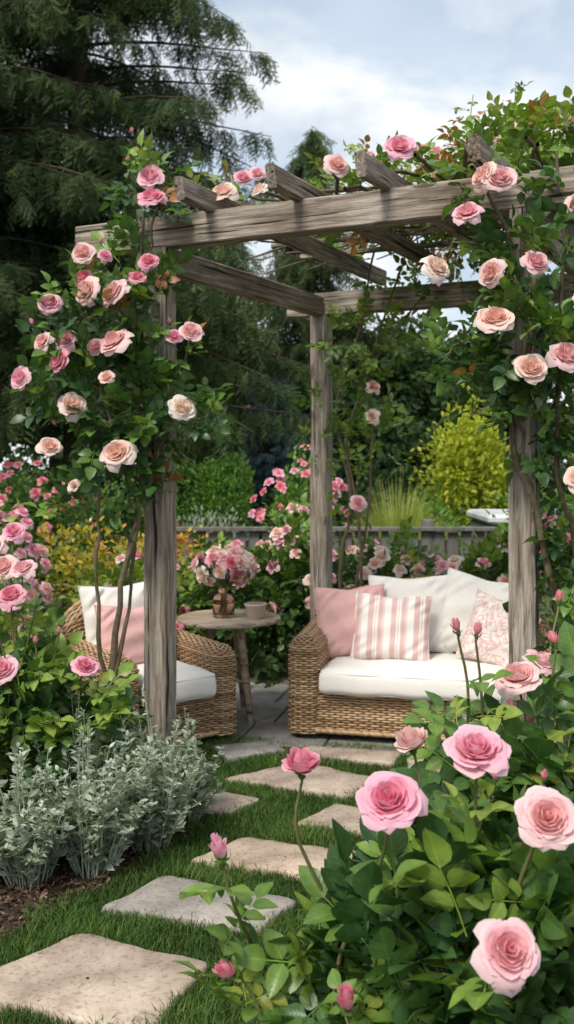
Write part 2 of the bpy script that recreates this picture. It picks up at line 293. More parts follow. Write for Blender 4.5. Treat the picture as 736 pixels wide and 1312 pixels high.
def put_roses(mb,lst,tmpl,pm=1,lm=0,seed=0,face=(0,-1,.55),sep=True,jit=.45):
    r=np.random.default_rng(seed+99);A=np.array([l[:5] for l in lst],float)
    D=nrm(nrm(np.array([face],float))+r.normal(0,jit,(len(A),3))*np.array([1,.6,.6]))
    if len(lst[0])>5:
        D=nrm(nrm(np.array([l[5] for l in lst],float))+r.normal(0,.08,(len(A),3)))
    M=frames_z(D,r.uniform(0,6.28,len(A)))*(A[:,3]/2)[:,None,None];idx=r.integers(0,len(tmpl),len(A))
    for k,T in enumerate(tmpl):
        s=idx==k;mb.inst(T,M[s],A[s,:3],pm,A[s,4])
    if sep:mb.inst(SEP,M*1.0,A[:,:3],lm,.6)
    return D
def sprigs(mb,P,D,size,tint,T,mat=0,seed=0,zup=.6):
    r=np.random.default_rng(seed);k=len(P);Zh=nrm(np.array([[0,0,1.]])+r.normal(0,zup,(k,3)))
    M=frames(D,Zh)*np.broadcast_to(size,(k,))[:,None,None];idx=r.integers(0,len(T),k)
    for q,t in enumerate(T):
        s=idx==q;mb.inst(t,M[s],P[s],mat,np.broadcast_to(tint,(k,))[s])
def clump(mb,c,rad,n,size,T,mat=0,seed=0,t0=.25,t1=.7,up=.35,shell=.45,newgrowth=.35,red=0):
    r=np.random.default_rng(seed);U=nrm(r.normal(0,1,(n,3)));rr=shell+(1-shell)*r.random(n)**.6
    lum=1+.16*np.sin(U[:,0]*5+seed)+.16*np.sin(U[:,1]*6+seed*2)+.13*np.sin(U[:,2]*7+seed*3)
    P=np.array(c)+U*np.array(rad)*(rr*lum)[:,None]
    D=nrm(U*np.array(rad)/max(rad)+np.array([0,0,up])+r.normal(0,.45,(n,3)))
    t=t0+(t1-t0)*r.random(n)*.8+newgrowth*np.clip(U[:,2],0,1)*rr*r.random(n)  # upper leaves shift along the leaf ramp, as new growth
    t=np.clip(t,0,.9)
    if red:t=np.where(r.random(n)<red,.99,t)
    ok=P[:,2]>.03
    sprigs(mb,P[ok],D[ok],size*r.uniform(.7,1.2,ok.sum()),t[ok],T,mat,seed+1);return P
def canes(mb,base,tops,rad,mat,seed=0,sides=6,spread=.08):
    r=np.random.default_rng(seed)
    for t in tops:
        b=np.array(base)+np.append(r.normal(0,spread,2),0);t=np.array(t,float);m=b*.45+t*.55;m[:2]+=r.normal(0,.03,2);m2=b*.15+t*.85;m2[:2]+=r.normal(0,.012,2)
        P=spline([b,m,m2,t],12);tube(mb,P,np.linspace(rad,rad*.5,12),mat,sides)
# ================================================================ GROUND
mb=MB();S=150
n=60;xs=np.linspace(-1,1,n);xs=np.sign(xs)*np.abs(xs)**3*S
gx,gy=np.meshgrid(xs,xs);gz=np.where(np.hypot(gx,gy)>30,np.sin(gx*.05)*.3+np.cos(gy*.04)*.3,0)
mb.add(np.stack([gx,gy+5,gz],2).reshape(-1,3),grid_faces(n,n))
gm,nt=newmat('garden_ground');L=nt.links.new
tc=N(nt,'ShaderNodeTexCoord');no=N(nt,'ShaderNodeTexNoise');no.inputs['Scale'].default_value=30;no.inputs['Detail'].default_value=8;L(tc.outputs['Object'],no.inputs[0])
r1=ramp(nt,[(.3,(.02,.014,.01)),(.7,(.06,.043,.03))]);r2=ramp(nt,[(.3,(.03,.06,.015)),(.7,(.07,.11,.03))]);L(no.outputs[0],r1.inputs[0]);L(no.outputs[0],r2.inputs[0])
sp=N(nt,'ShaderNodeSeparateXYZ');L(tc.outputs['Object'],sp.inputs[0]);gt=N(nt,'ShaderNodeMapRange');gt.inputs[1].default_value=7;gt.inputs[2].default_value=9;L(sp.outputs[1],gt.inputs[0])
mx=N(nt,'ShaderNodeMixRGB');L(gt.outputs[0],mx.inputs[0]);L(r1.outputs[0],mx.inputs[1]);L(r2.outputs[0],mx.inputs[2])
bs=N(nt,'ShaderNodeBsdfPrincipled');bs.inputs['Roughness'].default_value=1;L(mx.outputs[0],bs.inputs[0]);bp=N(nt,'ShaderNodeBump');bp.inputs['Strength'].default_value=1;bp.inputs['Distance'].default_value=.02;L(no.outputs[0],bp.inputs['Height']);L(bp.outputs[0],bs.inputs['Normal']);finish(nt,bs)
mb.build('ground',[gm])
# stepping stones
def stone_slab(name,poly,zt,mat,seed,grow=1.15):
    r=random.Random(seed);P=[];k=len(poly);poly=np.array(poly);pc=poly.mean(0);poly=pc+(poly-pc)*grow
    for i in range(k):
        a=poly[i];b=poly[(i+1)%k];e=b-a;nn=np.array([e[1],-e[0]])/np.linalg.norm(e);m=max(6,int(np.linalg.norm(e)/.03))
        for j in range(m):
            t=j/m;bow=.010*math.sin(t*math.pi)*r.uniform(.2,1.4)
            P.append(a+e*t+nn*(bow+r.uniform(-.008,.008)))
    P=np.array(P)
    for _ in range(1):P=(np.roll(P,1,0)+2*P+np.roll(P,-1,0))/4
    c=P.mean(0);V=[];nr=len(P)
    for s,z in ((1.0,-.02),(1.0,zt-.012),(.985,zt-.003),(.96,zt),(.75,zt+.002),(.5,zt-.001),(.25,zt+.001),(.02,zt)):
        for p in P:q=c+(p-c)*s;V.append((q[0],q[1],z+(r.uniform(-.0012,.0012) if s<.98 else 0)))
    m=MB();V=np.array(V)-np.array([c[0],c[1],0]);m.add(V,grid_faces(nr,8,True));o=m.build(name,[mat]);o.location=(c[0],c[1],0);return P
polys=[[(-.63,3.02),(-.26,2.86),(-.38,2.54),(-.92,2.72)],[(-.42,3.45),(-.0,3.27),(-.11,3.08),(-.58,3.22)],[(-.15,3.80),(.30,3.65),(.20,3.44),(-.32,3.60)],
[(-.34,4.36),(-.13,4.25),(-.24,4.09),(-.46,4.12)],[(.08,4.75),(.40,4.52),(.26,4.31),(-.25,4.52)],[(.22,4.18),(.52,4.02),(.44,3.83),(.06,3.97)],[(.13,5.03),(.56,4.93),(.50,4.76),(.10,4.88)],[(-.38,5.03),(-.12,5.12),(-.02,4.97),(-.28,4.84)],[(.62,4.84),(1.0,4.76),(.95,4.5),(.60,4.65)],[(.30,3.36),(.75,3.3),(.7,3.0),(.18,3.12)]]
SP=[stone_slab('stepping_stone',p,.03,stone if i not in(1,7,) else paver,i) for i,p in enumerate(polys)]
# patio
pe=MB();ang=math.radians(-13);cx,sx=math.cos(ang),math.sin(ang)
for i in range(-4,7):
    for j in range(0,4):
        lx=.46*i+.1*(j%2);ly=.08+.44*j-.06
        if lx<-1.3 and j==0:continue
        c=(lx*cx-ly*sx,5.25+lx*sx+ly*cx,.005);box(pe,c,(.225,.215,.02),ang,0,.006)
pe.build('patio_paving',[paver],False)
# grass & mulch
def inside(P,poly):
    x,y=P[:,0],P[:,1];r=np.zeros(len(P),bool);j=len(poly)-1
    for i in range(len(poly)):
        xi,yi=poly[i];xj,yj=poly[j];c=((yi>y)!=(yj>y))&(x<(xj-xi)*(y-yi)/(yj-yi+1e-12)+xi);r^=c;j=i
    return r
def patio_front(X):return 5.15-.23*X
def border(Y):return np.interp(Y,[2.3,2.75,3.1,3.4,3.62,3.9,4.3,5.1],[-1.5,-1.25,-.86,-.70,-.50,-.43,-.50,-.5])
nb=230000;P=np.stack([rng.uniform(-1.6,1.3,nb),rng.uniform(2.3,5.2,nb)],1)
wob=.03*np.sin(P[:,1]*17)+.02*np.sin(P[:,1]*41)
ok=(P[:,0]>border(P[:,1])+wob)&(P[:,1]<patio_front(P[:,0])-.0)
for q in SP:
    c=q.mean(0);ok&=~inside(P,c+(q-c)*.96)
P=P[ok];k=len(P)
patch=.5+.5*np.sin(P[:,0]*9+1)*np.sin(P[:,1]*7)
h=rng.uniform(.016,.048,k)*(.7+.6*patch);a=rng.uniform(0,6.28,k);ln=rng.uniform(.2,1.4,k)*h;wd=rng.uniform(.0010,.0023,k)
b3=np.stack([P[:,0],P[:,1],np.zeros(k)],1);dx=np.stack([np.cos(a),np.sin(a),0*a],1);dw=np.stack([-np.sin(a),np.cos(a),0*a],1)*wd[:,None];up=np.array([[0,0,1.]])
v0=b3-dw;v1=b3+dw;v2=b3+dx*(ln*.35)[:,None]+up*(h*.6)[:,None]+dw*.8;v3_=v2-dw*1.6;v4=b3+dx*ln[:,None]+up*h[:,None]
V=np.stack([v0,v1,v2,v3_,v4],1).reshape(-1,3);o_=np.arange(k)*5;tint=np.repeat(np.clip(rng.normal(.42,.24,k)+.4*(patch-.5),0,1),5)
mb=MB();mb.add(V,np.stack([o_,o_+1,o_+2,o_+3],1),0,tint);F3=np.stack([o_+3,o_+2,o_+4],1);mb.F[3].append((F3,0))
mb.build('lawn_grass',[grassm])
k=16000;P=np.stack([rng.uniform(-2.2,-.35,k),rng.uniform(2.6,4.9,k)],1);ok=P[:,0]<border(P[:,1])+.05;P=P[ok];k=len(P)
mb=MB();CH=(np.array([(-.5,-.5,0),(.5,-.5,.05),(.6,.5,0),(-.4,.5,.1),(-.45,-.45,.25),(.45,-.4,.28),(.5,.4,.25),(-.35,.45,.3)],float),np.array([[4,5,6,7],[0,1,5,4],[1,2,6,5],[2,3,7,6],[3,0,4,7]]),np.full(8,.5),np.full(8,.5))
L3=np.stack([P[:,0],P[:,1],rng.uniform(0,.02,k)],1);M=frames_z(nrm(np.array([[0,0,1.]])+rng.normal(0,.35,(k,3))),rng.uniform(0,6.28,k))
sc=np.stack([rng.uniform(.01,.032,k),rng.uniform(.004,.012,k),rng.uniform(.006,.012,k)],1);M=M*sc[:,None,:]
mb.inst(CH,M,L3,0,rng.random(k)**1.5);mb.build('mulch_bed',[chipm],False)
# ================================================================ PERGOLA
PL=np.array([-.60,4.62]);PR=np.array([.948,3.9]);PB=np.array([.215,6.08]);P4=PR+(PB-PL)
perg=empty('pergola')
def beam(name,p0,p1,w,h,slope=0,seed=0):
    p0=np.array(p0,float);p1=np.array(p1,float);Ld=np.linalg.norm(p1-p0);d=(p1-p0)/Ld
    up=np.array([0,0,1.]) if abs(d[2])<.9 else np.array([math.sin(.43),math.cos(.43),0])
    y=np.cross(up,d);y/=np.linalg.norm(y);z=np.cross(d,y)
    nseg=max(4,int(Ld/.10));c=.007;r=random.Random(seed);hw,hh=w/2,h/2
    prof=[(-hw+c,-hh),(hw-c,-hh),(hw,-hh+c),(hw,hh-c),(hw-c,hh),(-hw+c,hh),(-hw,hh-c),(-hw,-hh+c)];V=[]
    for i in range(nseg+1):
        s=-Ld/2+Ld*i/nseg;jy,jz=r.uniform(-.002,.002),r.uniform(-.002,.002)
        for (a,b) in prof:
            e=0
            if slope and i==0:e=slope*(hh-b)/h
            V.append((s+e,a+jy+r.uniform(-.001,.001),b+jz+r.uniform(-.001,.001)))
    F=list(map(tuple,grid_faces(8,nseg+1,True)))
    for b in (0,nseg*8):F+=[(b+0,b+1,b+2,b+7),(b+7,b+2,b+3,b+6),(b+6,b+3,b+4,b+5)]
    m=MB();m.add(V,np.array(F));o=m.build(name,[wood],False,perg)
    M=Matrix((( d[0],y[0],z[0],0),(d[1],y[1],z[1],0),(d[2],y[2],z[2],0),(0,0,0,1)));c0=(p0+p1)/2
    o.matrix_world=Matrix.Translation(c0)@M;return o
v3=lambda p,z:(p[0],p[1],z)
fd=(PR-PL)/np.linalg.norm(PR-PL);sd=(PB-PL)/np.linalg.norm(PB-PL);fn=np.array([-fd[1],fd[0]])
for i,(p,w) in enumerate(((PL,.115),(PR,.105),(PB,.11),(P4,.11))):
    beam('post_%d'%(i+1),v3(p,-.05),v3(p,2.498 if i<2 else 2.40),w,w,seed=i+1)
beam('front_beam',v3(PL-fd*.46,2.573),v3(PR+fd*.7,2.573),.09,.145,seed=11)
sb0=PL+sd*.065;beam('side_beam_1',v3(sb0,2.455),v3(PB+sd*.02,2.455),.07,.12,seed=12)
sb1=PR+sd*.065;beam('side_beam_2',v3(sb1,2.455),v3(P4+sd*.02,2.455),.07,.12,seed=13)
bn=sd*.085
bd=(P4-PB)/np.linalg.norm(P4-PB)
beam('back_beam',v3(PB-bd*.22+bn*.02,2.472),v3(P4+bd*.3,2.472),.08,.14,seed=14)
flen=np.linalg.norm(PR-PL);slen=np.linalg.norm(PB-PL)
for i,t in enumerate((.30,.74,1.14,1.60,2.1)):
    a=PL+fd*t;rr=sd*.9;rr=rr/np.linalg.norm(rr)
    beam('rafter_%d'%(i+1),v3(a-rr*.30,2.686),v3(a+rr*(slen+.25),2.655),.045,.095,slope=.03,seed=20+i)
for i,t in enumerate((.35,.75,1.15,1.5)):
    a=PL+sd*t;beam('purlin_%d'%(i+1),v3(a-fd*.05,2.742),v3(a+fd*(flen+.45),2.742),.035,.03,seed=30+i)
# ================================================================ WICKER
def wicker_block(mb,cx,cy,a,b,rc,z0,ztop,dome=True,pitch=.0125,stake=.030,amp=.005,maxrt=9):
    per=4*(a+b)-8*rc+2*math.pi*rc;ns=int(per/stake/2)*2;n=ns*2
    segs=[(2*(a-rc),'x'),(rc*math.pi/2,'c'),(2*(b-rc),'x'),(rc*math.pi/2,'c')]*2
    def plan(ins):
        A=max(a-ins,.002);B_=max(b-ins,.002);r_=max(min(rc,A,B_)-ins*.3,.001);r_=min(r_,A,B_)
        pts=[];nn=[];cor=[(A-r_,-B_+r_,-90),(A-r_,B_-r_,0),(-A+r_,B_-r_,90),(-A+r_,-B_+r_,180)]
        for i in range(n):
            s=i/n*per;q=0;
            while q<7 and s>segs[q][0]:s-=segs[q][0];q+=1
            f=min(1,s/max(segs[q][0],1e-6));side=q//2
            if q%2==0:
                p0=[(-A+r_,-B_),(A,-B_+r_),(A-r_,B_),(-A,B_-r_)][side];p1=[(A-r_,-B_),(A,B_-r_),(-A+r_,B_),(-A,-B_+r_)][side]
                pts.append((p0[0]+(p1[0]-p0[0])*f,p0[1]+(p1[1]-p0[1])*f));nn.append([(0,-1),(1,0),(0,1),(-1,0)][side])
            else:
                c=cor[side];g=math.radians(c[2]+90*f);pts.append((c[0]+r_*math.cos(g),c[1]+r_*math.sin(g)));nn.append((math.cos(g),math.sin(g)))
        return np.array(pts),np.array(nn)
    rt=min(a,b,maxrt) if dome else 0.0
    zt0=float(np.mean([ztop(cx,cy)]));nb_=max(3,int((zt0-rt-z0)/pitch));nd=int(rt*math.pi/2/pitch) if dome else 0
    i=np.arange(n);wave=np.where(i%2==0,np.where((i//2)%2==0,1.,-1.),0.)
    core=[];zz=np.array([[0,0,1.]]);cache=plan(0)
    for j in range(nb_+nd+1):
        if j<=nb_:p,nn=cache;phi=0;fv=j/nb_
        else:phi=(j-nb_)/nd*math.pi/2*.97;p,nn=plan(rt*(1-math.cos(phi)));fv=1
        X=p[:,0]+cx;Y=p[:,1]+cy;zt=ztop(X,Y)-rt
        Z=z0+(zt-z0)*fv+rt*math.sin(phi)
        P=np.stack([X,Y,Z],1);N2=np.stack([nn[:,0],nn[:,1],0*X],1)
        N3=N2*math.cos(phi)+zz*math.sin(phi);T3=-N2*math.sin(phi)+zz*math.cos(phi)
        core.append(P-N3*.005)
        c=P+N3*(amp*wave*(1 if j%2 else -1))[:,None];pp=pitch*.48
        V=np.stack([c+N3*.0035,c+T3*pp,c-N3*.0035,c-T3*pp],1).reshape(-1,3)
        F=grid_faces(4,n,True);F=np.vstack([F,[((n-1)*4+q,(n-1)*4+(q+1)%4,(q+1)%4,q) for q in range(4)]])
        mb.add(V,F,0,random.random())
    nr=len(core);mb.add(np.concatenate(core),grid_faces(n,nr,True),1)
    return
def braid(mb,pts,r,turns,closed=False):
    P=spline(pts,turns*6) if not closed else np.array(pts);T=nrm(np.gradient(P,axis=0));x=nrm(np.cross(T,np.array([[.05,.1,1.]])));y=np.cross(T,x);t=np.linspace(0,turns*2*math.pi,len(P))
    for k in range(3):
        a=t+k*2.094;tube(mb,P+(x*np.cos(a)[:,None]+y*np.sin(a)[:,None])*r*.6,r*.62,0,5,R=.4+.2*k)
def rounded_box(mb,c,h,r,puff=0,mat=0,nn=22,pipe=True):
    hx,hy,hz=h
    def face(ax,sg):
        u=np.linspace(-1,1,nn);uu,vv=np.meshgrid(u,u);P=np.zeros((nn,nn,3));o=[k for k in range(3) if k!=ax]
        P[...,ax]=sg;P[...,o[0]]=np.sign(uu)*np.abs(uu)**.8;P[...,o[1]]=np.sign(vv)*np.abs(vv)**.8;P=P.reshape(-1,3)*np.array(h)
        inn=np.clip(P,-(np.array(h)-r),np.array(h)-r);d=P-inn;Q=inn+nrm(d)*r
        bl=np.clip(1-(Q[:,0]/hx)**2,0,1)*np.clip(1-(Q[:,1]/hy)**2,0,1);Q[:,2]+=puff*bl**.6*(Q[:,2]>0)
        Q[:,1]-=.012*np.clip(1-(Q[:,2]/hz)**2,0,1)*(Q[:,1]<0);Q+=np.sin(Q[:,[1,2,0]]*23)*.0035
        F=grid_faces(nn,nn)
        flip=(sg>0)^(ax==1)
        mb.add(Q+np.array(c),F if flip else F[:,::-1],mat)
    for ax in range(3):
        for sg in(-1,1):face(ax,sg)
    if pipe:
        for sz in(1,-1):
            t=np.linspace(0,2*math.pi,120,endpoint=False);ex=.14
            X=np.sign(np.cos(t))*np.abs(np.cos(t))**ex*(hx-.004);Y=np.sign(np.sin(t))*np.abs(np.sin(t))**ex*(hy-.004)
            tube(mb,np.stack([X,Y,np.full_like(X,sz*(hz-r*.45))],1)+np.array(c),.005,mat,6,closed=True)
def furniture(name,loc,rz,W,D,aw,arm0,arm1,bk0,bkh,nleg=4):
    e=empty(name,loc,rz);m=MB()
    for xc in (aw/2,W-aw/2):
        wicker_block(m,xc,D/2,aw/2,D/2,.06,.06,lambda x,y:arm0+(arm1-arm0)*np.clip(y/D,0,1)**1.6)
    m.build('arms',[wicker,wdark],True,e)
    m=MB();wicker_block(m,W/2,D-.065,W/2-.01,.06,.055,.06,lambda x,y:bk0+bkh*np.clip(np.sin(np.pi*np.clip(x/W,0,1)),0,1)**.62)
    m.build('backrest',[wicker,wdark],True,e)
    m=MB();wicker_block(m,W/2,D/2-.02,W/2-aw*.6,D/2-.05,.03,.06,lambda x,y:.26+0*x,dome=True,maxrt=.02)
    box(m,(W/2,D/2,.25),(W/2-aw*.5,D/2-.07,.015),0,1)
    m.build('seat_base',[wicker,wdark],True,e)
    m=MB()
    braid(m,[(aw-.02,.012,.075),(W/2,.008,.075),(W-aw+.02,.012,.075)],.011,int(W*22))
    x=np.linspace(.02,W-.02,9);z=bk0+bkh*np.sin(np.pi*x/W)**.62
    braid(m,[(a,D-.065,b+.004) for a,b in zip(x,z)],.013,int(W*26))
    m.build('braided_trim',[wicker,wdark],True,e)
    m=MB()
    for lx in (.06,W-.06):
        for ly in(.06,D-.06):tube(m,[(lx,ly,.012),(lx,ly,.04),(lx,ly,.1)],[.018,.02,.025],0,10)
    m.build('legs',[wdark],True,e)
    m=MB();rounded_box(m,(W/2,D/2-.07,.335),(W/2-aw-.003,D/2-.045,.068),.04,.022)
    m.build('seat_cushion',[white],True,e);return e
SRZ=math.radians(-13);sofa=furniture('wicker_sofa',(0,5.18,0),SRZ,1.5,.74,.17,.565,.60,.57,.235)
CRZ=math.radians(38.5);chair=furniture('wicker_armchair',(-.83,4.73,0),CRZ,.74,.76,.15,.52,.56,.55,.22)
def pillow(name,base,rz,lp,size,th,rot,mat,parent=None,seed=0):
    m=MB();n=33;u=np.linspace(-1,1,n);U,Vv=np.meshgrid(u,u);r=np.random.default_rng(seed);sx,sz=size[0]/2,size[1]/2
    for sg in(1,-1):
        ed=np.clip((1-U**2)*(1-Vv**2),0,1)
        t=th/2*ed**.42;pin=1-.07*(1-Vv**2)*np.abs(U)**3;pin2=1-.07*(1-U**2)*np.abs(Vv)**3
        wr=.006*np.sin(U*7+Vv*5+seed)*ed**.3+.006*np.sin(U*3-Vv*9+seed*2)*ed**.3
        wr+=.012*np.exp(-((np.abs(U)+np.abs(Vv)-1.35)/.25)**2)*np.sin((U-Vv)*16+seed)
        wr-=.018*np.exp(-(U/.3)**2)*np.clip(Vv,0,1)
        X=U*sx*pin;Z=Vv*sz*pin2-.012*np.exp(-(U/.35)**2)*np.clip(Vv,0,1)**3;Y=sg*(-t)-wr*ed**.15
        P=np.stack([X,Y,Z],2).reshape(-1,3);F=grid_faces(n,n);m.add(P,F if sg>0 else F[:,::-1],0)
    tt=[];
    for k in range(4):
        for a in np.linspace(-1,1,24,endpoint=False):
            uu,vv=[(a,-1),(1,a),(-a,1),(-1,-a)][k];tt.append((uu*sx*(1-.07*(1-vv**2)*abs(uu)**3),-.0,vv*sz*(1-.07*(1-uu**2)*abs(vv)**3)-.012*math.exp(-(uu/.35)**2)*max(vv,0)**3))
    tube(m,tt,.0038,0,6,closed=True)
    o=m.build(name,[mat]);B=Matrix.Translation(base)@Matrix.Rotation(rz,4,'Z')
    R=Matrix.Rotation(rot[2],4,'Z')@Matrix.Rotation(rot[0],4,'X')@Matrix.Rotation(rot[1],4,'Y')
    o.matrix_world=B@Matrix.Translation(lp)@R
    return o
sb=(0,5.18,0);rd_=math.radians
pillow('white_back_cushion',sb,SRZ,(.60,.52,.63),(.48,.44),.17,(rd_(-14),rd_(-2),rd_(0)),white,seed=1)
pillow('white_back_cushion',sb,SRZ,(1.00,.49,.63),(.48,.46),.18,(rd_(-15),rd_(10),rd_(-6)),white,seed=2)
pillow('pink_throw_pillow',sb,SRZ,(.285,.36,.60),(.40,.40),.15,(rd_(-16),rd_(-3),rd_(12)),pinkf,seed=3)
pillow('striped_throw_pillow',sb,SRZ,(.52,.30,.585),(.43,.37),.14,(rd_(-20),rd_(2),rd_(3)),stripem,seed=4)
pillow('floral_throw_pillow',sb,SRZ,(1.10,.29,.58),(.38,.37),.14,(rd_(-18),rd_(14),rd_(-14)),floralm,seed=5)
cb=(-.83,4.73,0)
pillow('white_back_cushion',cb,CRZ,(.35,.57,.61),(.48,.43),.15,(rd_(-14),0,0),white,seed=6)
pillow('pink_throw_pillow',cb,CRZ,(.33,.40,.56),(.44,.34),.14,(rd_(-20),rd_(4),rd_(0)),pinkf,seed=7)
# ================================================================ TABLE, VASE, POT
TX,TY=-.335,5.64;te=empty('round_side_table',(TX,TY,0));m=MB()
revolve(m,[(.0,.575),(.285,.575),(.298,.58),(.30,.588),(.298,.597),(.29,.60),(.0,.60)],(0,0,0),0,48);m.build('tabletop',[twood],False,te)
m=MB()
for k,a in enumerate((-.9,1.2,3.3)):
    c,s_=math.cos(a),math.sin(a);P0=np.array((c*.10,s_*.10,.575));P1=np.array((c*.215,s_*.215,.02))
    tube(m,[P0,(P0+P1)/2,P1],[.026,.023,.018],0,8)
for k,a in enumerate((-.9,1.2,3.3)):
    a2=(-.9,1.2,3.3)[(k+1)%3];tube(m,[(math.cos(a)*.17,math.sin(a)*.17,.25),(math.cos(a2)*.17,math.sin(a2)*.17,.25)],.009,0,6)
m.build('legs',[twood],True,te)
ve=empty('flower_vase',(TX-.03,TY-.03,.6));m=MB()
revolve(m,[(.0,.003),(.058,.003),(.062,.01),(.066,.09),(.074,.175),(.071,.175),(.063,.09),(.058,.015),(.0,.014)],(0,0,0),0,36);m.build('vase',[glass],True,ve)
m=MB();r=random.Random(3);heads=[]
for i in range(46):
    u=Vector((r.gauss(0,1),r.gauss(0,1),r.gauss(0,.7)+.25)).normalized();p=np.array((u.x*.165,u.y*.12,.29+u.z*.10));
    if p[2]<.21:continue
    heads.append((p[0],p[1],p[2],r.uniform(.08,.12),r.choice((0,0,.02,.1,.15,.3,.4,.75,.85)),(u.x,u.y,u.z+.2)))
put_roses(m,heads,ROSEM,1,0,5)
for h_ in heads[::2]:
    tube(m,spline([(r.uniform(-.03,.03),r.uniform(-.03,.03),.02),(h_[0]*.2,h_[1]*.2,.17),h_[:3]],7),.0035,2,5)
clump(m,(0,0,.24),(.14,.12,.08),36,.07,SPM,0,3)
m.build('bouquet',[leaf,petal,canegreen],True,ve)
m=MB();revolve(m,[(0,0),(.042,0),(.046,.005),(.064,.075),(.067,.078),(.066,.084),(.060,.084),(.057,.076),(.042,.02),(0,.02)],(TX+.155,TY-.06,.6),0,32);m.build('small_pot',[ceramic])
# ================================================================ FOREGROUND ROSE BUSH
m=MB()
fr=[(.032,2.10,.835,.118,.80,(-.05,-.35,1)),(.199,1.90,.835,.136,.72,(-.15,-.6,.95)),(.282,2.20,.856,.112,.30,(-.3,-.4,.9)),(.379,1.95,.915,.140,.64,(-.1,-.5,1)),
(.568,2.40,.964,.122,.40,(-.2,-.5,1)),(.650,2.50,.98,.10,.5,(.3,-.5,.9)),(.478,1.80,.838,.124,.42,(.15,-.7,.8)),(.384,1.70,.645,.122,.5,(.1,-.85,.6))]
cup=[fr[0],fr[2]];opn=[f for i,f in enumerate(fr) if i not in(0,2)]
put_roses(m,cup,ROSEC,1,0,1);put_roses(m,opn,ROSE,1,0,2)
bd_=[(-.141,2.10,.645,.11,.7,(-.2,-.2,1)),(-.107,1.98,.46,.10,.88,(-.6,-.5,.6)),(.111,1.78,.50,.10,.90,(-.1,-.3,1)),(.42,2.40,1.08,.07,.92,(-.1,-.2,1)),(.463,2.38,1.075,.065,.9,(.2,-.1,1)),
(.595,2.40,.85,.07,.85,(.2,-.2,1)),(.543,2.35,.89,.075,.8,(-.1,-.1,1)),(.81,2.9,1.08,.07,.93,(.1,-.1,1)),(.66,2.4,1.05,.06,.9,(-.2,0,1)),(.50,1.9,.88,.04,.9,(0,0,1)),(.73,2.7,1.0,.06,.9,(0,0,1)),(.47,2.2,.78,.05,.9,(0,-.2,1))]
put_roses(m,bd_,BUD,1,0,3)
base=(.38,2.15,0)
stm=lambda f:np.array(f[:3])-np.array(f[5])/np.linalg.norm(f[5])*f[3]*.2
canes(m,(.14,2.12,0),[stm(f) for f in (fr[0],fr[1],bd_[0],bd_[1],bd_[2])],.006,2,4)
canes(m,base,[stm(f) for f in (fr[2],fr[3],fr[6],fr[7],bd_[9],bd_[11])],.0065,2,5)
canes(m,(.6,2.45,0),[stm(f) for f in (fr[4],fr[5])+tuple(bd_[3:7])+(bd_[7],bd_[8],bd_[10])],.006,2,6)
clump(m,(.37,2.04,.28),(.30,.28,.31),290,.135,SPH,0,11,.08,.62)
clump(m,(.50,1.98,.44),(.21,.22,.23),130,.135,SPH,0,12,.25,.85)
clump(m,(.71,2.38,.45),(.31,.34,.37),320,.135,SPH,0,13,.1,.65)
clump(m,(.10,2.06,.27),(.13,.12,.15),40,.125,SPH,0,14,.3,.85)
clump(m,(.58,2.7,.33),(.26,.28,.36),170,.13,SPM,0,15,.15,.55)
def stem_sprigs(m,top,base,k,size,seed,T=SPH,t=(.4,.9),f0=.15,f1=.6):
    r=np.random.default_rng(seed);top=np.array(top,float);base=np.array(base,float);f=r.uniform(f0,f1,k)
    P=top+(base-top)*f[:,None];a=r.uniform(0,6.28,k);D=np.stack([np.cos(a),np.sin(a),r.uniform(.1,.8,k)],1)
    sprigs(m,P,D,size*r.uniform(.7,1.1,k),r.uniform(*t,k),T,0,seed)
for i,f in enumerate(fr):
    stem_sprigs(m,f[:3],(f[0]*.75+.08,2.12,.1),6 if i>1 else 4,.115,50+i)
for i,f in enumerate(bd_):
    stem_sprigs(m,f[:3],(f[0]*.8+.05,2.2,.1),5,.10,80+i,t=(.6,.97),f0=.12,f1=.45)
m.build('pink_rose_bush',[leaf_hi,petal,canegreen])
# ================================================================ LEFT FRONT ROSE BUSH
m=MB()
lr=[(-1.086,3.72,.70,.14,.6,(-.1,-.6,.8)),(-1.073,3.8,.975,.12,.8,(0,-.5,.9)),(-.77,3.72,.714,.11,.75,(.1,-.5,.9)),(-1.07,3.95,1.06,.12,.45,(-.2,-.5,.9)),(-1.16,4.0,1.06,.13,.35,(-.2,-.6,.6)),(-1.2,3.6,.52,.12,.55,(0,-1,.5)),(-1.13,4.0,.92,.10,.7,(-.2,-.6,.6)),(-1.22,4.05,1.14,.12,.4,(-.2,-.6,.6)),(-1.15,4.1,1.2,.10,.7,(0,-.6,.6)),(-1.27,4.1,.98,.12,.5,(0,-.6,.6))]
put_roses(m,lr,ROSE,1,0,8);lb=[(-.98,3.8,.79,.06,.9,(0,0,1)),(-.90,3.85,.82,.055,.9,(0,0,1)),(-1.0,3.9,1.0,.055,.9,(0,0,1)),(-1.1,3.7,.86,.055,.9,(0,0,1))];put_roses(m,lb,BUD,1,0,9)
canes(m,(-1.0,3.95,0),[f[:3] for f in lr+lb],.006,2,9)
clump(m,(-1.06,3.95,.33),(.33,.25,.27),320,.125,SPM,0,21,.10,.5)
clump(m,(-1.14,3.88,.57),(.20,.2,.12),85,.12,SPM,0,22,.4,.88)
clump(m,(-.82,3.85,.50),(.11,.11,.10),32,.12,SPM,0,23,.65,.92)
clump(m,(-1.40,4.3,.45),(.33,.4,.42),160,.12,SPM,0,24,.2,.6)
for i,f in enumerate(lr+lb):stem_sprigs(m,f[:3],(f[0]*.95,3.95,.1),7,.11,120+i,SPM,(.5,.92))
m.build('pink_rose_bush',[leaf_hi,petal,canegreen])
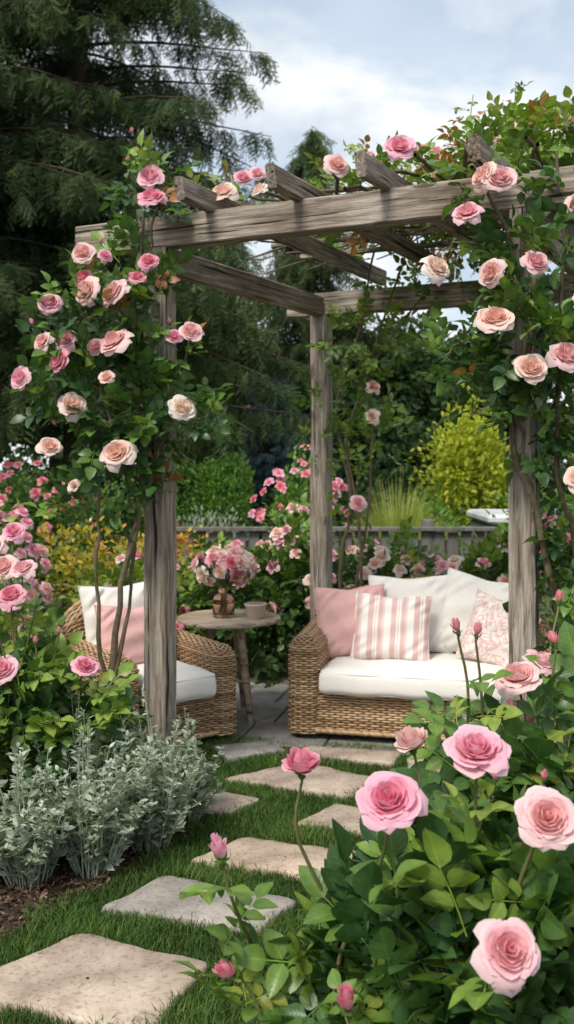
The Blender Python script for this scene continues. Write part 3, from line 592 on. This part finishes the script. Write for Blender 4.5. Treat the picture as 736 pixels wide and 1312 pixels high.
# ================================================================ SAGE
SAGE_L=leaflet(3,4,.22,.3,.12)
def sage(cx,cy,rad,h,ns,seed):
    r=np.random.default_rng(seed);m=MB();Ps=[];Ds=[];Ss=[];Ts=[]
    for i in range(ns):
        a=r.uniform(0,6.28);q=r.random()**.6;b=np.array([cx+math.cos(a)*rad*.35*q,cy+math.sin(a)*rad*.35*q,0.]);hh=h*r.uniform(.4,1.2)*(1-.35*q)
        t=np.array([cx+math.cos(a)*rad*q*1.1,cy+math.sin(a)*rad*q*1.1,hh]);P=spline([b,b*.5+t*.5+np.array([r.normal(0,.015),r.normal(0,.015),.05]),t],9);tube(m,P,np.linspace(.0035,.0015,9),0,4,R=.7)
        k=30;f=r.uniform(.12,1,k);pp=np.array([P[min(8,int(x*8))]*(1-(x*8)%1)+P[min(8,int(x*8)+1)]*((x*8)%1) for x in f])
        an=r.uniform(0,6.28,k);D=np.stack([np.cos(an),np.sin(an),r.uniform(.1,1.0,k)],1)
        Ps.append(pp);Ds.append(D);Ss.append(r.uniform(.022,.06,k)*(1.2-.6*f));Ts.append(np.clip(r.normal(.4,.2,k)+.45*f*r.random(),0,1))
    P=np.concatenate(Ps);D=np.concatenate(Ds);sprigs(m,P,D,np.concatenate(Ss),np.concatenate(Ts),[SAGE_L],0,seed);m.build('silver_sage_plant',[sageleaf])
for i,(x,y,rr,h,k) in enumerate(((-.92,3.48,.21,.46,64),(-.70,3.56,.21,.52,72),(-.53,3.78,.22,.54,64),(-.42,4.02,.16,.46,44),(-.80,3.85,.22,.58,64),(-1.15,3.45,.2,.36,44))):sage(x,y,rr,h,k,300+i)
# ================================================================ CLIMBING ROSE (left post)
m=MB()
def woody(m,pts,r0,r1,mat=2,n=26,seed=0):
    r=np.random.default_rng(seed);P=spline(pts,n);P[1:-1]+=r.normal(0,.006,(n-2,3));tube(m,P,np.linspace(r0,r1,n)*(1+.12*np.sin(np.arange(n)*1.3)),mat,8)
woody(m,[(-.80,4.42,0),(-.80,4.42,.5),(-.72,4.42,1.05),(-.66,4.46,1.5),(-.70,4.45,2.0),(-.66,4.5,2.65)],.018,.007,seed=1)
woody(m,[(-.83,4.40,0),(-.77,4.42,.55),(-.70,4.46,1.0),(-.74,4.42,1.5),(-.86,4.38,1.9),(-.95,4.35,2.3)],.011,.005,seed=2)
woody(m,[(-.76,4.44,.0),(-.84,4.40,.62),(-.86,4.40,1.0),(-.84,4.38,1.4),(-.98,4.35,1.7),(-1.1,4.3,1.9)],.012,.004,seed=3)
woody(m,[(-.72,4.42,1.1),(-.60,4.42,1.5),(-.50,4.42,1.75),(-.44,4.42,2.05)],.008,.004,seed=4)
woody(m,[(-.66,4.5,2.3),(-.6,4.5,2.68),(-.58,4.55,2.8),(-.65,4.5,2.95)],.007,.003,seed=5)
cr=[(-.61,4.45,2.77,.12,.6),(-.605,4.42,2.67,.12,.75),(-.89,4.35,2.41,.10,.35),(-.90,4.38,2.31,.08,.85),(-.87,4.33,2.24,.125,.3),(-.75,4.32,2.23,.135,.4),(-1.04,4.35,2.19,.10,.65),(-1.07,4.35,2.02,.09,.35),(-.97,4.36,2.03,.10,.5),(-.99,4.34,1.94,.115,.8),(-.745,4.30,2.01,.145,.35),(-.84,4.36,2.00,.075,.5),(-.94,4.33,1.74,.12,.10),(-.735,4.3,1.53,.145,.15),(-1.16,4.33,1.86,.10,.6),(-1.04,4.35,1.56,.10,.15),(-.465,4.36,1.73,.12,.0),(-.425,4.4,2.07,.10,.4),(-.50,4.4,2.05,.07,.7),(-.94,4.38,1.39,.06,.1),(-.66,4.38,2.31,.075,.8),(-.61,4.38,2.38,.085,.8),(-.80,4.36,2.40,.06,.7),(-.78,4.3,1.86,.07,.2)]
cr=[(a*1.0,b-.07,c,d*1.12,e) for a,b,c,d,e in cr]
put_roses(m,cr,ROSE,1,0,31,(-.15,-.8,.5),jit=.34)
cbd=[(-.72,4.4,2.85,.05,.9,(0,0,1)),(-1.12,4.3,2.1,.06,.8,(-.5,0,1)),(-.78,4.3,1.66,.05,.9,(0,-.3,1)),(-.53,4.4,2.12,.055,.9,(0,-.3,1)),(-.82,4.3,2.46,.055,.9,(0,0,1)),(-1.02,4.3,1.66,.05,.9,(-.5,-.3,.5)),(-.86,4.3,1.25,.045,.2,(-.2,-.3,-.5)),(-.7,4.4,2.98,.05,.9,(0,0,1))]
put_roses(m,cbd,BUD,1,0,32)
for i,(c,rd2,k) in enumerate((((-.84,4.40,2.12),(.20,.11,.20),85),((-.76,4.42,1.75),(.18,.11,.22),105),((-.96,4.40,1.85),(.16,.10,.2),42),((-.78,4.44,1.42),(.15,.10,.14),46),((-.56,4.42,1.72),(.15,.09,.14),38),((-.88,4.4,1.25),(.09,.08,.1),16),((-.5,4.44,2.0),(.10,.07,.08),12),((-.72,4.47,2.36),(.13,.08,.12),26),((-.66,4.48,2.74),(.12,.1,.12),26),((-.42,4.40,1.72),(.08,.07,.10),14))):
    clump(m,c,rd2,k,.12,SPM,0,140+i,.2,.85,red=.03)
m.build('climbing_rose',[leaf_hi,petal,canem])
# ================================================================ CLIMBING ROSE over roof
m=MB();r=np.random.default_rng(5)
def roof(a,b,z):q=PL+fd*a+sd*b;return np.array([q[0],q[1],z])
for i in range(54):
    a=flen*(.04+1.2*r.random()**.85);b=slen*r.uniform(.2,1.08);z=2.79+.16*r.random()*(a/flen)
    clump(m,roof(a,b,z),(.20,.17,.07+.05*a/flen),int(9+12*a/flen),.105,SPM,0,200+i,.5,.92,up=.6,red=.06)
for i in range(18):
    a0=flen*r.uniform(.1,1.1);pts=[roof(a0+r.uniform(-.3,.3)*k,slen*(.05+.24*k),2.76+.06*math.sin(k*2+i)) for k in range(5)];woody(m,pts,.009,.004,n=18,seed=60+i)
sh=[(.50,.85,3.35),(.62,.7,3.05),(.95,.75,3.45),(1.08,.85,3.35),(1.2,.7,3.20),(1.35,.8,3.55),(1.45,.65,3.30),(1.02,.5,3.1),(1.6,.6,3.2),(1.75,.75,3.35),(1.28,.35,3.0),(.8,.5,2.98),(.25,.5,2.95),(.4,.8,3.10),(1.55,.9,3.5),(1.15,.95,3.4),(.72,.85,3.25),(1.85,.6,3.3),(1.4,.5,3.1),(.88,.65,3.2)]
for i,(a,bf,zt) in enumerate(sh):
    b=bf*slen;P0=roof(a,b,2.72);P1=roof(a+r.uniform(-.16,.22),b+r.uniform(-.1,.1),zt);P=spline([P0,(P0+P1)/2+r.normal(0,.03,3),P1],10);tube(m,P,np.linspace(.006,.002,10),2,5)
    k=int(13*(zt-2.7)/.5)+4;f=r.uniform(.1,1,k);pp=P0+(P1-P0)*f[:,None];an=r.uniform(0,6.28,k);D=np.stack([np.cos(an),np.sin(an),r.uniform(-.1,.8,k)],1)
    sprigs(m,pp,D,.11*r.uniform(.7,1.1,k)*(1.15-.4*f),np.where(r.random(k)<.45*f,.99,np.clip(r.uniform(.55,.95,k),0,1)),SPM,0,400+i)
rr=[(.48,4.15,2.83,.145,.65),(-.294,4.5,2.735,.13,.15),(-.22,4.9,2.92,.10,.6),(-.15,4.9,2.94,.09,.5),(.22,4.3,2.80,.12,.3),(.27,4.9,2.95,.075,.85),(.6,4.4,2.9,.08,.8),(.06,4.8,2.86,.085,.7),(.9,4.3,2.92,.09,.2),(.75,4.9,3.05,.08,.6),(.38,4.5,2.9,.08,.15),(-.02,4.6,2.80,.09,.35),(1.1,4.4,3.0,.09,.5),(-.12,4.4,2.72,.10,.1)]
put_roses(m,rr,ROSE,1,0,33,(-.1,-.7,.7),jit=.3)
put_roses(m,[(.36,4.9,3.0,.055,.9,(0,0,1)),(.7,5.2,3.1,.055,.9,(0,0,1)),(.97,5.6,3.5,.055,.9,(0,0,1)),(1.2,5.0,3.05,.05,.9,(0,0,1)),(.15,4.8,2.95,.055,.9,(0,0,1))],BUD,1,0,34)
woody(m,[(.36,6.0,0),(.33,5.95,.8),(.38,5.9,1.3),(.30,5.95,1.8),(.42,5.8,2.2),(.5,5.6,2.7)],.014,.006,seed=70)
woody(m,[(.42,6.0,0),(.45,5.9,1.0),(.36,5.9,1.6),(.50,5.8,2.1),(.62,5.6,2.5),(.7,5.4,2.75)],.012,.005,seed=71)
woody(m,[(.40,6.0,.5),(.52,5.9,1.5),(.48,5.8,2.0),(.75,5.6,2.4),(.95,5.4,2.7)],.009,.004,seed=72)
for i,(c,rd2,k) in enumerate((((.52,5.85,2.25),(.28,.2,.18),65),((.44,5.88,1.9),(.18,.14,.22),36),((.5,5.85,1.65),(.14,.12,.18),22),((.22,5.98,1.75),(.10,.06,.22),14),((.4,5.9,1.35),(.14,.1,.2),14),((.9,5.6,2.5),(.3,.2,.12),36))):
    clump(m,c,rd2,k,.10,SPM,0,240+i,.45,.92)
put_roses(m,[(.506,5.7,1.93,.10,.3),(.50,5.7,1.76,.10,.05),(.42,5.75,1.25,.11,.5)],ROSEM,1,0,35)
m.build('climbing_rose',[leaf,petal,canem])
# ================================================================ CLIMBING ROSE right post
m=MB()
woody(m,[(1.12,3.85,0),(1.10,3.85,.7),(.98,3.78,1.25),(.87,3.78,1.6),(.95,3.78,2.0),(.85,3.8,2.4),(.7,3.85,2.75)],.017,.007,seed=80)
woody(m,[(1.15,3.9,0),(1.16,3.85,1.0),(1.05,3.8,1.5),(1.08,3.8,2.1),(1.05,3.8,2.7)],.014,.006,seed=81)
woody(m,[(.95,3.78,1.35),(.86,3.75,1.75),(.72,3.72,1.95),(.6,3.7,1.9)],.008,.003,seed=82)
woody(m,[(.9,3.76,2.1),(.78,3.72,2.3),(.62,3.74,2.33),(.565,3.75,2.26)],.006,.003,seed=83)
rr=[(.80,3.72,2.56,.125,.42),(.75,3.75,2.58,.115,.25),(.678,3.72,2.43,.11,.55),(.565,3.75,2.23,.115,.06),(.766,3.7,2.20,.105,.3),(.93,3.7,2.24,.10,.5),(.77,3.65,2.02,.135,.2),(.90,3.65,1.84,.12,.15),(1.04,3.68,1.89,.135,.4),(1.085,3.65,1.43,.115,.2),(1.1,3.72,2.46,.11,.3),(1.12,3.7,2.1,.1,.3)]
rr=[(a,b-.05,c,d*1.1,e) for a,b,c,d,e in rr]
put_roses(m,rr,ROSE,1,0,36,(-.15,-.85,.45),jit=.33)
for i,(c,rd2,k) in enumerate((((.90,3.76,1.95),(.18,.11,.18),95),((1.08,3.80,1.75),(.15,.12,.28),85),((.68,3.76,1.85),(.12,.08,.09),28),((.92,3.78,1.62),(.12,.08,.12),18),((.93,3.77,2.28),(.16,.10,.08),26),((.78,3.8,2.60),(.14,.08,.09),20),((1.1,3.80,2.45),(.12,.12,.25),30),((1.14,3.85,1.3),(.12,.14,.3),80),((1.16,3.9,.85),(.14,.2,.35),100),((.70,3.76,1.72),(.07,.07,.09),9))):
    clump(m,c,rd2,k,.115,SPM,0,260+i,.2,.85,red=.02)
m.build('climbing_rose',[leaf_hi,petal,canem])
# ================================================================ MID-GROUND BUSHES
def bush(name,c,rad,n,size,T,mats,seed,t0=.1,t1=.6,roses=0,rs=.08,rt=(.3,.8),rl=ROSEL,up=.35,lobes=6,cane=True,shell=.4,spread=.62,lsz=(.35,.55)):
    m=MB();r=np.random.default_rng(seed)
    clump(m,c,rad,n//2,size,T,0,seed,t0,t1,up,shell)
    for i in range(lobes):
        u=nrm(r.normal(0,1,3));u[2]=abs(u[2])*.9;clump(m,np.array(c)+u*np.array(rad)*spread,np.array(rad)*r.uniform(*lsz),n//(2*lobes),size,T,0,seed+10+i,t0,t1+.1,up,shell)
    if roses:
        L_=[]
        for i in range(roses):
            u=nrm(r.normal(0,1,3));u[2]=abs(u[2]);u[1]=-abs(u[1])*.9;p=np.array(c)+u*np.array(rad)*r.uniform(1.05,1.28);L_.append((*p,rs*r.uniform(.7,1.2),r.uniform(*rt),tuple(u+np.array([0,-.4,.3]))))
        put_roses(m,L_,rl,1,0,seed)
    if cane:canes(m,(c[0],c[1],0),[np.array(c)+nrm(r.normal(0,1,3))*np.array(rad)*.6 for _ in range(7)],.012,2,seed)
    return m.build(name,mats)
RM=[leaf,petal,canem]
bush('rose_bush',(-.30,6.75,.44),(.42,.35,.42),460,.13,SPM,RM,500,.2,.7,16,.10,(.1,.85),ROSEM)
bush('rose_bush',(.10,6.6,.50),(.30,.26,.46),380,.13,SPM,RM,501,.2,.7,18,.10,(.1,.85),ROSEM)
bush('rose_bush',(.05,7.4,.70),(.22,.25,.40),200,.12,SPM,RM,508,.3,.8,14,.10,(.3,.9),ROSEM)
bush('rose_bush',(-.95,6.7,.38),(.42,.35,.40),360,.13,SPM,RM,502,.5,.92,10,.10,(.3,.9),ROSEM)
bush('rose_bush',(.72,6.7,.48),(.42,.3,.40),420,.12,SPM,RM,503,.3,.75,34,.11,(.0,.6),ROSEM)
bush('rose_bush',(1.35,6.5,.48),(.42,.3,.40),400,.12,SPM,RM,504,.3,.75,30,.11,(.0,.6),ROSEM)
bush('rose_bush',(1.95,6.3,.6),(.36,.36,.52),380,.12,SPM,RM,505,.5,.92,10,.10,(.3,.8),ROSEM)
bush('rose_bush',(1.62,5.0,.55),(.26,.4,.5),300,.12,SPM,RM,506,.3,.7,6,.10,(.3,.8),ROSEM)
bush('pink_shrub_rose',(-2.05,6.5,.58),(.42,.4,.55),420,.12,SPM,RM,510,.35,.85,90,.11,(.35,.85),ROSEM)
bush('pink_shrub_rose',(-2.6,7.6,.8),(.45,.4,.5),340,.11,SPM,RM,511,.3,.7,54,.11,(.6,.95),ROSEM)
bush('pink_shrub_rose',(-1.52,5.0,.55),(.20,.3,.42),200,.12,SPM,RM,512,.3,.8,30,.12,(.3,.75),ROSEM)
AM=[autleaf,petal,canem]
bush('barberry_bush',(-1.45,7.2,.66),(.50,.35,.40),1300,.055,[SIMPLE],AM,520,0,.75,cane=True)
bush('barberry_bush',(-.95,7.7,.60),(.45,.3,.38),1200,.05,[SIMPLE],AM,521,.1,1,cane=True)
bush('green_shrub',(-1.7,8.9,.7),(.55,.5,.62),2000,.06,[SIMPLE],[boxleaf,petal,canem],522,0,.7)
bush('red_rose_bush',(-2.4,9.2,.8),(.7,.5,.6),2000,.07,[SIMPLE],[boxleaf,petal,canem],523,.1,.8,44,.10,(.85,1),ROSEL)
bush('red_rose_bush',(.15,8.9,.85),(.4,.35,.62),1500,.06,[SIMPLE],[boxleaf,petal,canem],524,.2,1,44,.095,(.65,1),ROSEL)
bush('silver_shrub',(-.66,8.8,.60),(.40,.3,.42),2000,.05,[SAGE_L],[sageleaf,petal,canem],526,0,.5,up=1.5)
bush('boxwood_ball',(-.74,9.9,.82),(.42,.42,.76),9000,.042,[SIMPLE],[boxleaf,petal,canem],527,.15,1,lobes=14,shell=.85,spread=.55,lsz=(.38,.46))
bush('golden_shrub',(2.25,12.2,1.25),(.52,.5,.95),4200,.08,[SIMPLE],[goldleaf,petal,canem],528,.0,.8,lobes=12)
bush('golden_shrub',(2.75,12.6,.95),(.5,.5,.6),2200,.08,[SIMPLE],[goldleaf,petal,canem],529,.0,.7,lobes=8)
bush('green_shrub',(1.5,10.4,.60),(.5,.4,.50),2200,.06,[SIMPLE],[boxleaf,petal,canem],530,.2,.9)
bush('green_shrub',(-2.1,11.2,.8),(.8,.6,.8),2400,.08,[SIMPLE],[farleaf,petal,canem],531,.1,.9)
bush('green_shrub',(.7,11.5,.7),(1.1,.5,.75),2600,.08,[SIMPLE],[farleaf,petal,canem],532,.1,.9)
bush('green_shrub',(2.05,7.6,.7),(.45,.45,.6),2200,.06,[SIMPLE],[boxleaf,petal,canem],533,.3,1)
# fountain grass
m=MB();r=np.random.default_rng(77);k=2600;a=r.uniform(0,6.28,k);q=r.random(k)**.7
b=np.stack([1.02+np.cos(a)*.08,9+np.sin(a)*.08,np.full(k,.35)],1);hh=r.uniform(.5,1.0,k);w=.006
d=np.stack([np.cos(a),np.sin(a),0*a],1);wv=np.stack([-np.sin(a),np.cos(a),0*a],1)*w;rows=[]
for f in (0,.3,.6,.85,1):
    c=b+d*((.60*q+.08)*f**1.6)[:,None]+np.array([[0,0,1.]])*(hh*(1-.35*q)*(f-.35*f*f*q)*1.15)[:,None];rows+= [c-wv*(1.05-f),c+wv*(1.05-f)]
V=np.stack(rows,1).reshape(-1,3);F=np.concatenate([np.stack([np.arange(k)*10+2*j,np.arange(k)*10+2*j+1,np.arange(k)*10+2*j+3,np.arange(k)*10+2*j+2],1) for j in range(4)])
m.add(V,F,0,np.repeat(r.random(k),10));m.build('fountain_grass',[orngrass])
# fence
m=MB()
x=-.95
while x<2.2:
    box(m,(x,8.25,.44),(.044,.011,.46+random.uniform(-.006,.006)),0,0,.003);x+=.112
box(m,(.63,8.235,.925),(1.62,.04,.017),0,0,.004);box(m,(.63,8.275,.78),(1.6,.012,.045),0,0,.003);box(m,(.63,8.275,.2),(1.6,.012,.045),0,0,.003)
for px in(-.97,.1,1.2,2.25):box(m,(px,8.30,.5),(.05,.05,.50),0,0,.005)
m.build('wooden_fence',[fencem],False)
m=MB();box(m,(2.60,10.6,.42),(.50,.6,.42),0,1,.03);box(m,(2.60,10.6,.895),(.54,.65,.05),0,0,.03);m.build('hot_tub',[tubm,fencem],False)
# ================================================================ SPRUCES
def needle_spray(nsub=9,seed=0):
    r=random.Random(seed);V=[];F=[]
    def twig(p,d,ln,k):
        d=np.array(d,float);d/=np.linalg.norm(d);s_=np.cross(d,(0,0,1));s_/=np.linalg.norm(s_)+1e-9
        for i in range(k):
            t=(i+.5)/k*ln;c=p+d*t
            for sg in(-1,1):
                n_=len(V);nd=d*.7+s_*sg*.6+np.array([0,0,r.uniform(-.7,.15)]);nd/=np.linalg.norm(nd);nl=.095*(1-.4*i/k)*r.uniform(.6,1.3)
                V.extend([c-d*.024,c+d*.024,c+nd*nl]);F.append((n_,n_+1,n_+2))
    main=lambda t:np.array((.04*math.sin(t*6+seed),t,-.22*t*t))
    twig(np.array((0,.15,0.)),(r.uniform(-.15,.15),1,-.2),.85,11)
    for i in range(nsub):
        t=.1+.82*(i+r.uniform(-.3,.3))/nsub;sg=1 if i%2 else -1;twig(main(t),(sg*r.uniform(.4,.9),.6,-.6+r.uniform(-.6,.1)),r.uniform(.3,.5)*(1-.4*t),6)
    V=np.array(V);return V,np.array(F),np.full(len(V),.5),np.full(len(V),.5)
SPRAY=[needle_spray(10,i) for i in range(6)]
def spruce(name,X,Y,H,tr,zb,Lm,seed,mat=needle,spacing=.34,per=6,dens=22,size=.5,droop=.35,hang=1.0):
    r=np.random.default_rng(seed);m=MB();tube(m,[(X,Y,0),(X+.03,Y,H*.4),(X,Y,H*.8),(X,Y,H)],[tr,tr*.72,tr*.3,.006],1,12)
    z=zb;A=[]
    while z<H-.05:
        L0=max(.22,Lm*(1-z/H)**.75)
        for i in range(per):
            a=r.uniform(0,6.28);L=L0*r.uniform(.6,1.15);d=np.array([math.cos(a),math.sin(a),0]);zz=z+r.uniform(-.15,.15)
            rise=.10*L;dr=droop*L*r.uniform(.6,1.2)
            fs=np.linspace(0,1,8);P=np.array([np.array([X,Y,zz])+d*L*f+np.array([0,0,rise*f*2-dr*f**1.7*1.2+.12*L*max(0,f-.75)]) for f in fs]);tube(m,P,np.linspace(max(.010,.012*L),.004,8),1,5)
            k=int(dens*L)+4;f=r.random(k)**.8*.92+.08;base=np.stack([np.interp(f,fs,P[:,q]) for q in range(3)],1)
            sg=r.choice([-1,1],k);side=np.array([-d[1],d[0],0]);D=d*r.uniform(.1,.8,(k,1))+side*(sg*r.uniform(.05,.9,k))[:,None]+np.array([0,0,-1])*(hang*r.uniform(.3,1.8,k))[:,None]
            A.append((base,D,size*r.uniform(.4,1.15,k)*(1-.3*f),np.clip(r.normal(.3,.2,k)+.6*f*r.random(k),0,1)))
        z+=spacing*(1 if z<8 else 1.8)
    P=np.concatenate([a[0] for a in A]);D=np.concatenate([a[1] for a in A]);S_=np.concatenate([a[2] for a in A]);T=np.concatenate([a[3] for a in A])
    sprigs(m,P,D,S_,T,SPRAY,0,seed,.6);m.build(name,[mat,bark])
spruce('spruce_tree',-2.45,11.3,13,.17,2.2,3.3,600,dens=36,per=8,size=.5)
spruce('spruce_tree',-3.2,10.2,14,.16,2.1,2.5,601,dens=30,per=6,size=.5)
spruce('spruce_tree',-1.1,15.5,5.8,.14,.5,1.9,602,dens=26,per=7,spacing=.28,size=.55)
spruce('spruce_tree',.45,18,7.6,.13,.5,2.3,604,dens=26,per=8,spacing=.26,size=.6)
spruce('blue_spruce',-.25,13.5,2.75,.06,.25,1.0,603,mat=needle_b,spacing=.15,per=8,dens=30,size=.3,droop=.1,hang=.3)
spruce('blue_spruce',.35,15,2.2,.06,.25,.9,605,mat=needle_b,spacing=.15,per=7,dens=26,size=.3,droop=.1,hang=.3)
m=MB();r=np.random.default_rng(9)
tr_=[(-7,17,3.2,7,2.6),(-4.3,18,3.5,7.5,2.4),(-1.9,20,3,6.2,2.2),(.6,21,2.6,5.2,2.2),(2.6,19,2.4,4.2,1.9),(4.6,18,2.6,4.7,2.0),(6.8,19,3,6,2.4),(3.6,22,2.6,4.6,2.4),(1.4,17,1.7,3.3,1.5),(9.5,20,3,6.5,2.6),(-10,19,3,7,2.6),(3.3,15.5,1.4,2.9,1.2)]
for i,(x,y,cz,h,w) in enumerate(tr_):
    tube(m,[(x,y,0),(x+.1,y,h*.4),(x,y,h*.75)],[.17,.12,.05],1,8)
    for j in range(16):
        u=nrm(r.normal(0,1,3));c=np.array([x,y,h*.52])+u*np.array([w*.62,w*.5,h*.36]);c[2]=max(c[2],.5);rr_=w*r.uniform(.3,.48)
        if j%4==0:tube(m,[(x,y,h*.35),tuple((np.array([x,y,h*.45])+c)/2),tuple(c)],[.05,.035,.015],1,5)
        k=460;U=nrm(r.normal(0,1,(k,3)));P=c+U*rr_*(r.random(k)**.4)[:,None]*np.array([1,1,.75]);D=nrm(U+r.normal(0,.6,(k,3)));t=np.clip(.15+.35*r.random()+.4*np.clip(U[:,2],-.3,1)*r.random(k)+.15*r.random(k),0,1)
        sprigs(m,P,D,.16*r.uniform(.6,1.3,k),t,[DIAM],0,900+i*20+j,1.0)
m.build('distant_trees',[farleaf,bark])
m=MB()
for i in range(40):
    x=-12+i*.62;c=(x,14.8+.6*math.sin(i*1.7),.9);clump(m,c,(.6,.5,1.0+.25*math.sin(i*2.3)),420,.11,[DIAM],0,950+i,.05,.6)
m.build('hedge',[farleaf,bark])
# ================================================================ LIGHT / SKY / CAMERA
w=bpy.data.worlds.new('World');scene.world=w;w.use_nodes=True;nt=w.node_tree;nt.nodes.clear();L=nt.links.new
sky=N(nt,'ShaderNodeTexSky');sky.sky_type='NISHITA';sky.sun_disc=False;sky.sun_elevation=math.radians(52);sky.sun_rotation=math.radians(215);sky.air_density=1.2;sky.dust_density=2.5
tc=N(nt,'ShaderNodeTexCoord');mp=N(nt,'ShaderNodeMapping');mp.inputs['Scale'].default_value=(1,1,2.0);mp.inputs['Location'].default_value=(.35,.2,.1);L(tc.outputs['Generated'],mp.inputs[0])
no=N(nt,'ShaderNodeTexNoise');no.inputs['Scale'].default_value=2.6;no.inputs['Detail'].default_value=7;no.inputs['Roughness'].default_value=.5;L(mp.outputs[0],no.inputs[0])
cf=ramp(nt,[(.40,(.65,.65,.65)),(.60,(1,1,1))]);L(no.outputs[0],cf.inputs[0])
n2=N(nt,'ShaderNodeTexNoise');n2.inputs['Scale'].default_value=4.2;n2.inputs['Detail'].default_value=8;n2.inputs['Roughness'].default_value=.55;n2.inputs['Distortion'].default_value=.3;L(mp.outputs[0],n2.inputs[0])
cc=ramp(nt,[(.40,(4.6,5.3,6.2)),(.50,(6.3,6.7,7.0)),(.60,(8.3,8.3,8.2))]);L(n2.outputs[0],cc.inputs[0])
mx=N(nt,'ShaderNodeMixRGB');L(cf.outputs[0],mx.inputs[0]);L(sky.outputs[0],mx.inputs[1]);L(cc.outputs[0],mx.inputs[2])
bg=N(nt,'ShaderNodeBackground');bg.inputs[1].default_value=.15;L(mx.outputs[0],bg.inputs[0]);o=N(nt,'ShaderNodeOutputWorld');L(bg.outputs[0],o.inputs[0])
sl=bpy.data.lights.new('sun','SUN');sl.energy=3.7;sl.angle=math.radians(16);sl.color=(1,.93,.83);so=bpy.data.objects.new('sun',sl);scene.collection.objects.link(so)
el,az=math.radians(52),math.radians(215);dirv=Vector((math.sin(az)*math.cos(el),math.cos(az)*math.cos(el),math.sin(el)));so.rotation_euler=dirv.to_track_quat('Z','Y').to_euler();so.location=dirv*20
cam=bpy.data.cameras.new('camera');co=bpy.data.objects.new('camera',cam);scene.collection.objects.link(co);scene.camera=co
co.location=(0,0,1.5);co.rotation_euler=(math.radians(90),0,0);cam.sensor_width=36;cam.lens=34.3;cam.shift_y=-.05;cam.clip_end=500;cam.clip_start=.05
cam.dof.use_dof=True;cam.dof.focus_distance=2.9;cam.dof.aperture_fstop=4.5
scene.view_settings.view_transform='Standard';scene.view_settings.look='None';scene.view_settings.exposure=0
